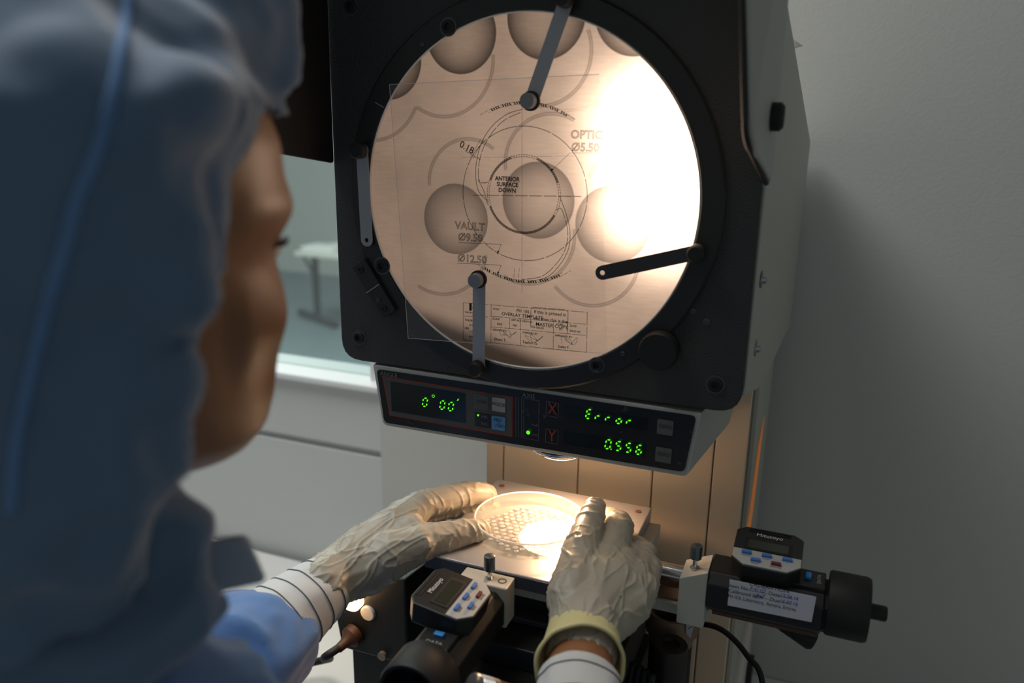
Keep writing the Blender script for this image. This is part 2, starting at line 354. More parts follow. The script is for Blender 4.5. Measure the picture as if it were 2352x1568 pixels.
# ---- the projected picture on the screen
def screen_material():
    m = bpy.data.materials.new('projected_image'); m.use_nodes = True; t = m.node_tree; t.nodes.clear()
    tc = t.nodes.new('ShaderNodeTexCoord'); sp = t.nodes.new('ShaderNodeSeparateXYZ'); t.links.new(tc.outputs['Object'], sp.inputs[0])
    def M(op, *a):
        n = t.nodes.new('ShaderNodeMath'); n.operation = op
        for i, v in enumerate(a):
            if isinstance(v, (int, float)): n.inputs[i].default_value = v
            else: t.links.new(v, n.inputs[i])
        return n.outputs[0]
    def SS(x, a, b, lo=0., hi=1.):
        n = t.nodes.new('ShaderNodeMapRange'); n.interpolation_type = 'SMOOTHSTEP'; t.links.new(x, n.inputs[0])
        for i, v in enumerate((a, b, lo, hi)): n.inputs[i+1].default_value = v
        return n.outputs[0]
    X = sp.outputs[0]; Zr = M('SUBTRACT', sp.outputs[2], -BZ)
    def dist(c): 
        return M('SQRT', M('ADD', M('POWER', M('SUBTRACT', X, c[0]), 2.), M('POWER', M('SUBTRACT', Zr, c[1]), 2.)))
    nz = t.nodes.new('ShaderNodeTexNoise'); nz.inputs['Scale'].default_value = 14; nz.inputs['Detail'].default_value = 6; t.links.new(tc.outputs['Object'], nz.inputs['Vector'])
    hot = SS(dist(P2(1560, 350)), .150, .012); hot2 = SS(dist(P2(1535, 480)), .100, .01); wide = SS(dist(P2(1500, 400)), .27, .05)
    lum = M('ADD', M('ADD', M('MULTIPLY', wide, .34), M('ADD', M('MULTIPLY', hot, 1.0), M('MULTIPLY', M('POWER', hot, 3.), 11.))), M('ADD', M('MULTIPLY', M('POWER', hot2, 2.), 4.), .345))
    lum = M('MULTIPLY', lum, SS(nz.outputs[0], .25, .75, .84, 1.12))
    keep = None
    discs = [((1237, 460), .0338, 1.), ((1048, 503), .0326, 1.), ((1408, 515), .0335, .9), ((1060, 78), .0335, 1.35), ((1255, 38), .0345, 1.35), ((1463, 26), .0345, 1.3), ((893, 140), .034, 1.35), ((1664, 474), .034, .45)]
    for c, r, k in discs:
        d = dist(P2(*c)); edge = SS(d, r*1.012, r*.975); ramp = M('POWER', M('DIVIDE', d, r), 2.2)
        dark = M('MULTIPLY', edge, M('MULTIPLY', M('ADD', M('MULTIPLY', ramp, .52), .12), k))
        # light pools on the side of each lens away from the lamp
        f = M('SUBTRACT', 1., M('MINIMUM', dark, .82)); keep = f if keep is None else M('MULTIPLY', keep, f)
    def arc(p, q, s, k=.42, w=.0016):
        (ax, ay), (bx, by), (cx, cy) = P2(*p), P2(*q), P2(*s)
        dd = 2*(ax*(by-cy)+bx*(cy-ay)+cx*(ay-by))
        ux = ((ax*ax+ay*ay)*(by-cy)+(bx*bx+by*by)*(cy-ay)+(cx*cx+cy*cy)*(ay-by))/dd
        uy = ((ax*ax+ay*ay)*(cx-bx)+(bx*bx+by*by)*(ax-cx)+(cx*cx+cy*cy)*(bx-ax))/dd
        r = math.hypot(ax-ux, ay-uy); d = dist((ux, uy))
        th = [math.atan2(y-uy, x-ux) for x, y in ((ax, ay), (bx, by), (cx, cy))]
        dm = V((math.cos(th[1]), math.sin(th[1])))
        un = lambda a: (a-th[1]+math.pi) % (2*math.pi)-math.pi
        lo, hi = sorted((un(th[0]), un(th[2]))); mid = th[1]+(lo+hi)/2; half = (hi-lo)/2
        dot = M('DIVIDE', M('ADD', M('MULTIPLY', M('SUBTRACT', X, ux), math.cos(mid)), M('MULTIPLY', M('SUBTRACT', Zr, uy), math.sin(mid))), M('MAXIMUM', d, 1e-5))
        am = SS(dot, math.cos(min(half+.03, 3.1)), math.cos(max(half-.03, 0)))
        off = M('ABSOLUTE', M('SUBTRACT', d, r))
        st = M('SUBTRACT', SS(off, w*1.35, w*.6), M('MULTIPLY', SS(off, w*.55, 0), .55))
        return M('SUBTRACT', 1., M('MULTIPLY', M('MULTIPLY', st, am), k))
    for a in (((988, 425), (1040, 327), (1135, 342)), ((1163, 390), (1205, 283), (1320, 276)), ((1355, 410), (1383, 358), (1426, 334), .25), ((1134, 125), (1085, 245), (960, 246)), ((1352, 68), (1340, 185), (1238, 243)),
              ((957, 245), (925, 295), (862, 322)), ((1395, 231), (1440, 238), (1530, 198), .3), ((1320, 525), (1285, 625), (1158, 633)), ((1118, 585), (1085, 650), (962, 655)), ((1466, 615), (1410, 690), (1276, 656)), ((1238, 252), (1330, 250), (1395, 230), .15)):
        keep = M('MULTIPLY', keep, arc(*a))
    # unlit segment at the bottom and the dim left rim
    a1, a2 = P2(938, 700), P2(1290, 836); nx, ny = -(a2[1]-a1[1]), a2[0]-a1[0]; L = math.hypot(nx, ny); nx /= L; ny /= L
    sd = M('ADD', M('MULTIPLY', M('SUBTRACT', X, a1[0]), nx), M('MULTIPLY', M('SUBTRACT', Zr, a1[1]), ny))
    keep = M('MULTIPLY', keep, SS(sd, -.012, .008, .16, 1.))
    # fine streaks in the frosted glass
    mp = t.nodes.new('ShaderNodeMapping'); mp.inputs['Rotation'].default_value = (0, .7, 0); mp.inputs['Scale'].default_value = (30, 30, 240); t.links.new(tc.outputs['Object'], mp.inputs[0])
    n2 = t.nodes.new('ShaderNodeTexNoise'); n2.inputs['Scale'].default_value = 2.; n2.inputs['Detail'].default_value = 5; t.links.new(mp.outputs[0], n2.inputs['Vector'])
    lum = M('MULTIPLY', lum, SS(n2.outputs[0], .3, .72, .96, 1.04))
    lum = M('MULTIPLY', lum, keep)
    cr = t.nodes.new('ShaderNodeCombineXYZ')
    for i, (c, g) in enumerate(((.70, 1.), (.475, 1.), (.335, .99))): t.links.new(M('MULTIPLY', M('POWER', lum, g), c), cr.inputs[i])
    em = t.nodes.new('ShaderNodeEmission'); t.links.new(cr.outputs[0], em.inputs[0]); em.inputs[1].default_value = 1.
    out = t.nodes.new('ShaderNodeOutputMaterial'); t.links.new(em.outputs[0], out.inputs[0]); return m
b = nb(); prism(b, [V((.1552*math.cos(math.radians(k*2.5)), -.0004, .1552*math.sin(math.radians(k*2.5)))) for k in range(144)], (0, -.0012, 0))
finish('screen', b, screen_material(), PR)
PR.o['label'] = 'large black-faced profile projector with a round glowing screen'

# ---- screen clips (spring arms with knobs)
def clip(p0, p1, knob_end, m, Y=-.0085, w=.0125):
    a, c = atY(*p0, Y), atY(*p1, Y); d = (c-a).normalized(); n = V((-d.z, 0, d.x)); L = (c-a).length; pts = []
    for k in range(9): t = math.pi*k/8; pts.append(c + d*(w/2*math.sin(t)) + n*(w/2*math.cos(t)))
    for k in range(9): t = math.pi*k/8; pts.append(a - d*(w/2*math.sin(t)) - n*(w/2*math.cos(t)))
    b = nb(); prism(b, pts, (0, -.0009, 0)); o = finish('screen_clip', b, m, PR)
    b = nb(); lathe(b, (a.x, -.005, a.z), (0, -1, 0), [(0, .0055), (.006, .0055)], 24); finish('pivot_post', b, steel, PR, o, smooth='auto')
    b = nb(); lathe(b, (a.x, -.0105, a.z), (0, -1, 0), [(0, .0065), (.001, .0075), (.009, .0075), (.0105, .006)], 28); finish('pivot_knob', b, blackr, PR, o, smooth='auto')
    if knob_end:
        b = nb(); lathe(b, (c.x, -.0094, c.z), (0, -1, 0), [(0, .0082), (.003, .0082), (.003, .0074), (.004, .0074)], 28); finish('rubber_washer', b, blackr, PR, o, smooth='auto')
        b = nb(); lathe(b, (c.x, -.0134, c.z), (0, -1, 0), [(0, .0066), (.0065, .0066), (.0072, .0060), (.0072, 0)], 28); finish('clip_knob', b, steel if False else MATS['clip_grey'], PR, o, smooth='auto')
    else:
        b = nb(); lathe(b, (c.x, -.005, c.z), (0, -1, 0), [(0, .0022), (.008, .0022)], 20); cut = finish('cutter', b, m, PR)
        bo = o.modifiers.new('hole', 'BOOLEAN'); bo.object = cut; bo.operation = 'DIFFERENCE'; dg = bpy.context.evaluated_depsgraph_get()
        me = bpy.data.meshes.new_from_object(o.evaluated_get(dg)); o.modifiers.clear(); o.data = me; bpy.data.objects.remove(cut)
mat('clip_grey', (.20, .205, .215), .4, .2)
armm = mat('clip_arm_steel', (.34, .35, .37), .45, .15)  # paler base stands in for the light this metal reflects
armd = mat('clip_arm_dark', (.05, .05, .055), .45, .4)
clip((1302, -2), (1221, 232), True, armm); clip((832, 345), (843, 551), False, armm)
clip((1100, 842), (1101, 640), True, armm); clip((1602, 579), (1384, 626), False, armd)

# ---- control panel
cp0 = [(-.160, 0, -.1745), (.1695, 0, -.1765), (.1624, 0, -.2385), (-.1505, 0, -.2385)]
b = nb(); A = rpoly(cp0, [.001, .001, .006, .006]); Bk = rpoly([(-.175, .14, -.1745), (.190, .14, -.1745), (.180, .14, -.2385), (-.165, .14, -.2385)], [.001, .001, .006, .006])
hexa(b, A, Bk); CPN = finish('control_panel', b, hoodm, PR, bevel=.0012)
FY = -.0012
def quad(pix, Y=FY): return [atY(*p, Y) for p in pix]
b = nb(); prism(b, rpoly(quad([(866, 847), (1600, 955), (1572, 1083), (884, 969)], 0), .005), (0, FY, 0)); finish('panel_face', b, mat('panel_black', (.013, .014, .014), .3, var=(40, .7)), PR, CPN)
Y2 = FY-.0004
def slab(name, pix, m, y=Y2, r=.001, th=-.0006):
    b = nb(); prism(b, rpoly(quad(pix, y), r), (0, th, 0)); return finish(name, b, m, PR, CPN)
slab('angle_border', [(878, 863), (1178, 911), (1177, 1003), (895, 954)], redp, FY, .0005, -.0002)
slab('angle_field', [(880, 866), (1176, 913), (1175, 1000), (897, 952)], mat('panel_grey', (.075, .075, .073), .5, var=(60, .85)), FY-.0003, .0005, -.0002)
slab('display_window', [(897, 876), (1069, 903), (1070, 971), (900, 943)], mat('display_smoke', (.008, .012, .011), .15), FY-.0006, .0005, -.0002)
slab('display_window', [(1296, 931), (1488, 962), (1486, 988), (1296, 958)], MATS['display_smoke'], FY-.0002, .0005, -.0002)
slab('display_window', [(1294, 990), (1484, 1020), (1482, 1049), (1294, 1018)], MATS['display_smoke'], FY-.0002, .0005, -.0002)
btg = mat('button_grey', (.11, .11, .11), .5)
slab('button', [(1090, 905), (1121, 910), (1121, 941), (1090, 936)], mat('button_flat', (.085, .085, .083), .5), FY-.0006, .001, -.0006)
slab('button', [(1131, 911), (1161, 916), (1161, 947), (1131, 942)], mat('button_pale', (.30, .31, .31), .5), FY-.0006, .001, -.0012)
slab('indicator_field', [(1091, 946), (1131, 953), (1131, 984), (1091, 977)], MATS['panel_black'], FY-.0006, .001, -.0004)
slab('button', [(1130, 953), (1161, 958), (1160, 989), (1130, 984)], mat('button_blue', (.09, .26, .52), .45), FY-.0006, .001, -.0012)
slab('button', [(1511, 961), (1548, 967), (1545, 1000), (1509, 994)], btg, FY, .001, -.0014)
slab('button', [(1507, 1025), (1544, 1031), (1541, 1064), (1505, 1057)], btg, FY, .001, -.0014)
# printed words and frames on the panel
fy = FY-.0022
frp = Fr((0, fy, 0), (1, 0, 0), (0, 0, 1))
def pt(b, s, px, py, h, Y=fy, **k): q = atY(px, py, Y); text(b, s, frp, q.x, q.z, h, **k)
def boxline(b, pix, w=.0003): P = [P2(*p, fy) for p in pix]; line(b, frp, P+[P[0]], w)
darkp = mat('dark_print', (.02, .02, .022), .6)
for w_, x, y, h, m in (('ANGLE', 893, 860, .0062, greyprint), ('AXIS', 1214, 909, .0062, greyprint), ('inch', 1229, 976, .0036, greyprint), ('mm', 1229, 998, .0036, greyprint), ('ABS', 1113, 957, .0042, greyprint), ('INC', 1113, 973, .0042, greyprint),
                       ('MODE', 1145, 929, .0048, darkp), ('ZERO', 1105, 923, .0042, darkp), ('ZERO', 1528, 980, .0046, darkp), ('ZERO', 1524, 1044, .0046, darkp), ('ABS', 1141, 964, .0042, darkp), ('INC', 1151, 979, .0042, darkp)):
    b = nb(); pt(b, w_, x, y, h); finish('lettering', b, m, PR, CPN)
for pix, w_ in (([(1203, 914), (1238, 920), (1237, 1012), (1203, 1005)], .0003), ([(1255, 921), (1283, 926), (1282, 959), (1254, 954)], .0003), ([(1254, 984), (1282, 988), (1281, 1020), (1253, 1015)], .0003), ([(1090, 905), (1121, 910), (1121, 941), (1090, 936)], .0002)):
    b = nb(); boxline(b, pix, w_); finish('printed_frame', b, greyprint, PR, CPN)
for x in (1185, 1191, 1198): b = nb(); line(b, frp, [P2(x, 912, fy), P2(x, 1004, fy)], .0003); finish('printed_line', b, greyprint, PR, CPN)
b = nb(); line(b, frp, [P2(1137, 979, fy), P2(1154, 963, fy)], .0004); finish('printed_line', b, darkp, PR, CPN)
for w_, x, y in (('X', 1268.5, 940), ('Y', 1267.5, 1002)): b = nb(); pt(b, w_, x, y, .0165, sx=.8); finish('axis_letter', b, redp, PR, CPN)
# seven-segment figures
SEG = {'0': 'abcdef', '5': 'afgcd', '6': 'afedcg', 'E': 'adefg', 'r': 'eg', 'o': 'cdeg'}
def digit(b, ch, px, py, h=.0088):
    q = atY(px, py, fy); w = h*.52; t = h*.15; sh = .16
    J = {'a': ((-w/2, h/2), (w/2, h/2)), 'b': ((w/2, h/2), (w/2, 0)), 'c': ((w/2, 0), (w/2, -h/2)), 'd': ((-w/2, -h/2), (w/2, -h/2)), 'e': ((-w/2, 0), (-w/2, -h/2)), 'f': ((-w/2, h/2), (-w/2, 0)), 'g': ((-w/2, 0), (w/2, 0))}
    for s in SEG[ch]:
        (x0, y0), (x1, y1) = J[s]; d = V((x1-x0, y1-y0)).normalized(); g = t*.65; x0 += d.x*g; y0 += d.y*g; x1 -= d.x*g; y1 -= d.y*g; nn = V((-d.y, d.x))*t
        hx = [(x0, y0), (x0+d.x*t*.5+nn.x*.5, y0+d.y*t*.5+nn.y*.5), (x1-d.x*t*.5+nn.x*.5, y1-d.y*t*.5+nn.y*.5), (x1, y1), (x1-d.x*t*.5-nn.x*.5, y1-d.y*t*.5-nn.y*.5), (x0+d.x*t*.5-nn.x*.5, y0+d.y*t*.5-nn.y*.5)]
        poly(b, frp, [(q.x+x+y*sh, q.z+y) for x, y in hx])
for ch, x, y in (('0', 976, 923.7), ('0', 1016, 930), ('0', 1035.5, 933.5), ('E', 1352.4, 950.7), ('r', 1374, 955), ('r', 1397.5, 958.5), ('o', 1422.4, 962), ('r', 1446, 965.5), ('0', 1396.5, 1020), ('5', 1420.6, 1024), ('5', 1443.5, 1028), ('6', 1467.7, 1032.7)):
    b = nb(); digit(b, ch, x, y); finish('led_digit', b, ledm, PR, CPN)
b = nb(); line(b, frp, circ(*P2(995, 909.5, fy), .0013, n=16), .0006); finish('degree_mark', b, ledm, PR, CPN)
b = nb(); c = P2(1051, 918, fy); poly(b, frp, [(c[0]-.0010, c[1]-.0012), (c[0]+.0012, c[1]-.0002), (c[0]+.0008, c[1]+.0017)]); finish('minute_mark', b, ledm, PR, CPN)
for x, y, r in ((1403.5, 1031.5, .0006), (1098, 953.5, .0011), (1213, 993, .0020)):
    b = nb(); poly(b, frp, circ(*P2(x, y, fy), r, n=14)[:-1]); finish('led_dot', b, ledm, PR, CPN)
b = nb()
for x, y, s in ((940, 968, 9), (945, 972, 6), (1210, 940, 10), (1214, 952, 12), (1200, 945, 5), (1427, 992, 6), (1252, 955, 9), (1590, 990, 14), (1585, 1012, 10), (1560, 1062, 9), (1437, 938, 16)):
    for k in range(5):
        a = random.uniform(0, 6.28); L = s*random.uniform(.3, 1); line(b, frp, [P2(x+random.uniform(-s, s)*.4, y+random.uniform(-s, s)*.4, fy+.0008), P2(x+L*math.cos(a)*.6, y+L*math.sin(a)*.6, fy+.0008)], .0004)
finish('scratches', b, mat('scuff', (.10, .10, .10), .8), PR, CPN, kind='stuff')

# ---- objective lens under the panel
q = V((.0275, .045, -.2385)); b = nb()
lathe(b, (q.x, q.y, q.z), (0, 0, -1), [(0, .030), (.008, .030), (.008, .026), (.014, .026), (.0145, .022)], 40); OB = finish('objective', b, blacks, PR, smooth='auto')
b = nb(); lathe(b, (q.x, q.y, q.z-.008), (0, 0, -1), [(0, .0305), (.0015, .031), (.003, .0305)], 40); finish('objective_ring', b, chrome, PR, OB, smooth='auto')
b = nb(); lathe(b, (q.x, q.y, q.z-.0146), (0, 0, -1), [(0, .0245), (.0025, .021), (.0045, .012), (.005, 0)], 32, True, False); finish('front_lens', b, mat('lit_lens', (1, 1, 1), .1, emit=((1., .78, .55), 9.)), PR, OB, smooth=True)

# ---- column and base
CY = .16; gx = [-.1035, -.0805, .0135, .1005, .1655, .2005]
cbot, ctop = -.60, -.175
b = nb(); box(b, (gx[0], CY+.004, cbot), (gx[-1], .40, ctop)); COLM = finish('column', b, mat('column_core', (.30, .26, .21), .6), PR)
for a, c in zip(gx, gx[1:]):
    b = nb(); box(b, (a+.0008, CY, cbot), (c-.0008, CY+.006, ctop)); finish('column_panel', b, creamm, PR, COLM, bevel=.0012)
b = nb(); box(b, (.2005, CY+.012, cbot), (.206, .39, ctop)); SD = finish('side_panel', b, ivory, PR, COLM, bevel=.001)
# slot in the side panel; lit inside imitated by orange colour and faint glow
b = nb(); pts = [atX(x, y, .2064) for x, y in ((1755, 957), (1742, 1022), (1722, 1170), (1711, 1232), (1719, 1236), (1729, 1170), (1745, 1040))]; prism(b, pts, (.0006, 0, 0)); finish('side_slot', b, mat('orange_glow_lining', (.85, .27, .06), .6, emit=((1, .33, .08), .12)), PR, SD)
b = nb(); bx0, bx1 = -.36, .215
box(b, (bx0, .0, BZ), (bx1, .41, cbot)); finish('base', b, mat('base_cream', (.74, .68, .62), .45), PR, bevel=.006, seg=3)

# ------------------------------------------------------------------ overlay sheet held on the screen
OS = Thing('overlay_sheet', 'clear plastic overlay sheet with a printed lens drawing clipped over the screen', 'overlay sheet', (0, -.0045, -.155))
SY = -.0068
sc = [atY(*p, SY) for p in ((895, 194), (1345, 130), (1395, 812), (938, 776))]
sc[1] = sc[0] + (sc[2]-sc[3])*.98
b = nb(); prism(b, sc, (0, -.0002, 0)); finish('film', b, sheetm, OS)
b = nb(); fe = Fr((0, SY-.0004, 0), (1, 0, 0), (0, 0, 1))
for i in (0, 2, 3): line(b, fe, [(sc[i].x, sc[i].z), (sc[(i+1) % 4].x, sc[(i+1) % 4].z)], .0004)
finish('film_edge', b, mat('film_edge', (.85, .78, .70), .4), OS)
oy = SY-.0005; fo = Fr((0, oy, 0), (1, 0, 0), (0, 0, 1)); Q = lambda x, y: P2(x, y, oy)
b = nb(); cc = Q(1202, 447); lw = .00052
r1 = .0343; rv = .0582; ro = .0785
line(b, fo, circ(*cc, r1, n=180), .0005, (.0016, .0008)); line(b, fo, circ(*cc, r1-.0017, n=180), .0005, (.0016, .0008))
for k in range(190):                       # hatched band between both circles, dense on the lower and the upper right
    a = k/190*360
    dense = 200 < a < 330 or 20 < a < 70 or 110 < a < 160
    if dense: line(b, fo, [(cc[0]+math.cos(math.radians(a))*(r1-.0017), cc[1]+math.sin(math.radians(a))*(r1-.0017)), (cc[0]+math.cos(math.radians(a+.7))*r1, cc[1]+math.sin(math.radians(a+.7))*r1)], .0008)
line(b, fo, circ(*cc, rv, 35, 215, n=90), lw, (.03, .0012)); line(b, fo, circ(*cc, rv, 250, 395, n=90), lw, (.02, .0016)); line(b, fo, circ(*cc, rv, 215, 250, n=30), lw, (.006, .001))
for a0, a1 in ((55, 122), (236, 306)):
    line(b, fo, circ(*cc, ro, a0, a1, n=60), .00035, (.004, .0012)); line(b, fo, circ(*cc, ro-.0021, a0+6, a1-6, n=60), .00035, (.003, .0012))
    for k in range(34):
        a = a0+6+(a1-a0-12)*k/34
        if k % 5 != 3: line(b, fo, [(cc[0]+math.cos(math.radians(a))*(ro-.0021), cc[1]+math.sin(math.radians(a))*(ro-.0021)), (cc[0]+math.cos(math.radians(a+.8))*ro, cc[1]+math.sin(math.radians(a+.8))*ro)], .0011)
line(b, fo, [Q(1087, 448), Q(1335, 451)], lw, (.012, .0014)); line(b, fo, [Q(1199, 245), Q(1199, 672)], .00025, (.02, .001)); line(b, fo, [Q(1060, 362), Q(1320, 358)], .0002, (.02, .002))
def curve(pix, w=lw, dash=None): line(b, fo, [(p.x, p.y) for p in spline([V((*Q(*p), 0)) for p in pix], 8)], w, dash)
curve([(1200, 251), (1165, 262), (1130, 290), (1105, 330), (1094, 375), (1093, 410), (1100, 440), (1121, 463)])
curve([(1196, 258), (1160, 275), (1130, 305), (1108, 345), (1099, 385), (1101, 415), (1112, 420), (1121, 418)], lw, (.012, .0012))
curve([(1120, 470), (1112, 440), (1098, 412)])
curve([(1285, 450), (1300, 490), (1309, 530), (1306, 570), (1288, 605), (1258, 635), (1215, 647)])
curve([(1278, 482), (1287, 478), (1294, 490), (1304, 530), (1299, 570), (1280, 603), (1245, 634), (1198, 642)], lw, (.014, .0012))
for x in (1182, 1193): line(b, fo, [Q(x, 615), Q(x-3, 650)], .0003, (.004, .001))
line(b, fo, [Q(1310, 350), Q(1268, 390)], .0003); line(b, fo, [Q(1313, 351), Q(1376, 351)], .0003)
poly(b, fo, [Q(1265, 393), Q(1267, 386), Q(1272, 390)])
line(b, fo, [Q(1068, 346), Q(1104, 367)], .0004); line(b, fo, [Q(1080, 362), Q(1105, 318)], .0003); line(b, fo, [Q(1086, 364), Q(1111, 320)], .0003)
for y0, y1, xl in ((557, 561, 1053), (604, 609, 1050)):
    line(b, fo, [Q(xl, y0), Q(1151, y1)], .0004, (.025, .002)); line(b, fo, [Q(1151, y1), Q(1143, y1+20)], .0004); poly(b, fo, [Q(1141, y1+24), Q(1147, y1+16), Q(1143, y1+14)])
slope = 0.0
def ot(s, px, py, h, al='CENTER', ol=0., ang=slope, sx=1., sh=0., of=.00008): q = Q(px, py); text(b, s, fo, q[0], q[1], h, al, ang, sx, ol, sh, of)
ot('ANTERIOR', 1165, 411, .0052, sx=.92, of=.00018); ot('SURFACE', 1165.5, 424, .0052, sx=.95, of=.00018); ot('DOWN', 1165, 437.5, .0052, sx=.95, of=.00018)
for s, x, y in (('OPTIC', 1347, 310), ('\u00d85.50', 1344, 339), ('VAULT', 1079, 520), ('\u00d89.50', 1080, 546), ('\u00d812.50', 1084, 595)): ot(s, x, y, .0096, ol=.00022)
ot('0.18', 1072, 339, .0085, ang=-.46)
# title block
tb = [(1064, 695), (1349, 717), (1347, 809), (1064, 780)]
def T(u, v):                               # title block coordinates 0..1
    a = V(tb[0]).lerp(V(tb[1]), u); c = V(tb[3]).lerp(V(tb[2]), u); p = a.lerp(c, v); return (p.x, p.y)
def tl_(u0, v0, u1, v1, dash=(.012, .0012), w=.0004): line(b, fo, [Q(*T(u0, v0)), Q(*T(u1, v1))], w, dash)
tl_(0, 0, 1, 0); tl_(0, 1, 1, 1); tl_(0, 0, 0, 1); tl_(1, 0, 1, 1); tl_(.225, 0, .225, 1); tl_(0, .36, .2, .33); tl_(.225, .30, 1, .30); tl_(.225, .58, 1, .58); tl_(.375, .30, .375, .58); tl_(.465, .30, .465, 1); tl_(.73, .30, .73, 1); tl_(.84, .33, .84, .58)
def tt(s, u, v, h, al='LEFT', sh=0.): x, y = T(u, v); ot(s, x, y, h, al, ang=0, sh=sh)
for s, u, v, h, sh in (('TITLE', .238, .10, .0030, .2), ('FH 105', .43, .10, .0050, 0), ('OVERLAY TEMPLATE', .31, .21, .0052, 0), ('SCALE', .235, .36, .0030, .2), ('10:0', .27, .49, .0038, 0), ('GRP NO', .385, .35, .0030, .2), ('XX', .40, .49, .0036, 0),
                       ('DRG NO', .475, .36, .0030, .2), ('FH-105-01', .55, .49, .0034, 0), ('COPY', .75, .36, .0030, .2), ('01', .775, .48, .0036, 0), ('DATE', .86, .37, .0030, .2), ('04-01-01', .86, .50, .0034, 0),
                       ('DRAWN BY', .237, .65, .0030, .2), ('CHECKED BY', .475, .65, .0030, .2), ('APPROVED BY', .74, .65, .0030, .2), ('Efrem T.', .25, .90, .0042, 0), ('Tesfom G.', .48, .90, .0042, 0), ('Isaias F.', .77, .92, .0042, 0),
                       ('If this is printed in', .57, .09, .0050, 0), ('red then this is the', .57, .26, .0050, 0), ('MASTER COPY', .585, .405, .0056, 0), ('TOLERANCE', .01, .46, .0032, .2), ('LIN', .012, .68, .0034, 0), ('2 D', .05, .59, .0034, 0), ('1 D', .05, .76, .0034, 0), ('ANG', .045, .90, .0034, 0), ('THE FH IOL', .012, .25, .0026, 0), ('AS', .075, .31, .0026, 0)):
    tt(s, u, v, h*.84, sh=sh)
qx, qy = Q(1088, 707); poly(b, fo, [(qx-.0045, qy-.003), (qx-.002, qy-.003), (qx-.002, qy+.004), (qx-.0045, qy+.004)]); line(b, fo, circ(qx+.001, qy, .002, 90, 270, 12), .0009)
P = [Q(*T(u, v)) for u, v in ((.545, .50), (.545, .03), (.565, -.02), (.83, -.02), (.845, .03), (.845, .5))]; line(b, fo, P, .0005, (.016, .001))
for u0, v0, k in ((.34, .72, 0), (.56, .78, 1), (.85, .76, 2)):   # signatures
    P = [V((*Q(*T(u0+.045*math.cos(1.9*i+k)+.012*i-.03, v0+.11*math.sin(2.6*i+k))), 0)) for i in range(9)]
    line(b, fo, [(p.x, p.y) for p in spline(P, 6)], .0003)
finish('printed_drawing', b, inkm, OS)

# ------------------------------------------------------------------ stage
ST = Thing('measuring_stage', 'grey steel cross-travel stage under the petri dish', 'stage', (.02, .02, cbot))
SX0, SX1, SY0, SY1, SZ = -.066, .112, -.0705, .108, -.330
b = nb(); box(b, (SX0, SY0, SZ-.014), (SX1, SY1, SZ)); TP = finish('top_plate', b, [stagem], ST, bevel=.0012)
b = nb(); box(b, (SX0-.0005, SY0-.0012, SZ-.0135), (SX1-.001, SY0-.0002, SZ-.0012)); finish('front_edge', b, dgrey, ST, TP)
for x, y in ((-.055, .093), (.101, .093)):
    b = nb(); lathe(b, (x, y, SZ), (0, 0, 1), [(0, .0032), (.0006, .0032), (.0006, .0012)], 16); finish('screw', b, mat('brass_screw', (.35, .16, .09), .4, .6), ST, TP, smooth='auto')
lampcol = (1., .72, .45)
b = nb(); lathe(b, (.038, .006, SZ+.0001), (0, 0, 1), [(0, .036), (.0003, .036), (.0003, 0)], 48, True, False)
def glow_glass():
    m = bpy.data.materials.new('lit_stage_glass'); m.use_nodes = True; t = m.node_tree; bs = t.nodes['Principled BSDF']
    bs.inputs['Base Color'].default_value = (.9, .85, .8, 1); bs.inputs['Emission Color'].default_value = (1., .74, .48, 1); bs.inputs['Emission Strength'].default_value = 5.; bs.inputs['Roughness'].default_value = .3; return m
finish('stage_glass', b, glow_glass(), ST, TP)
b = nb(); box(b, (SX0+.012, SY0+.012, SZ-.030), (SX1+.012, SY1-.006, SZ-.0142)); finish('cross_slide', b, ivory, ST, bevel=.001)
b = nb(); box(b, (SX0-.004, SY0+.030, SZ-.055), (SX1+.004, SY1+.01, SZ-.0305)); finish('lower_slide', b, blacks, ST, bevel=.001)
for i, (dx, y0, z0, z1, m) in enumerate(((.0, -.055, -.062, -.0555, dgrey), (.0, -.09, -.084, -.0625, blacks), (.006, -.115, -.120, -.0845, blacks), (.012, -.14, -.172, -.1205, blackr), (.02, -.02, -.2605, -.1725, blackr))):
    b = nb(); box(b, (-.01-dx, y0, SZ+z0), (.098+dx, .135, SZ+z1)); finish('stage_body', b, m, ST, bevel=.0015)
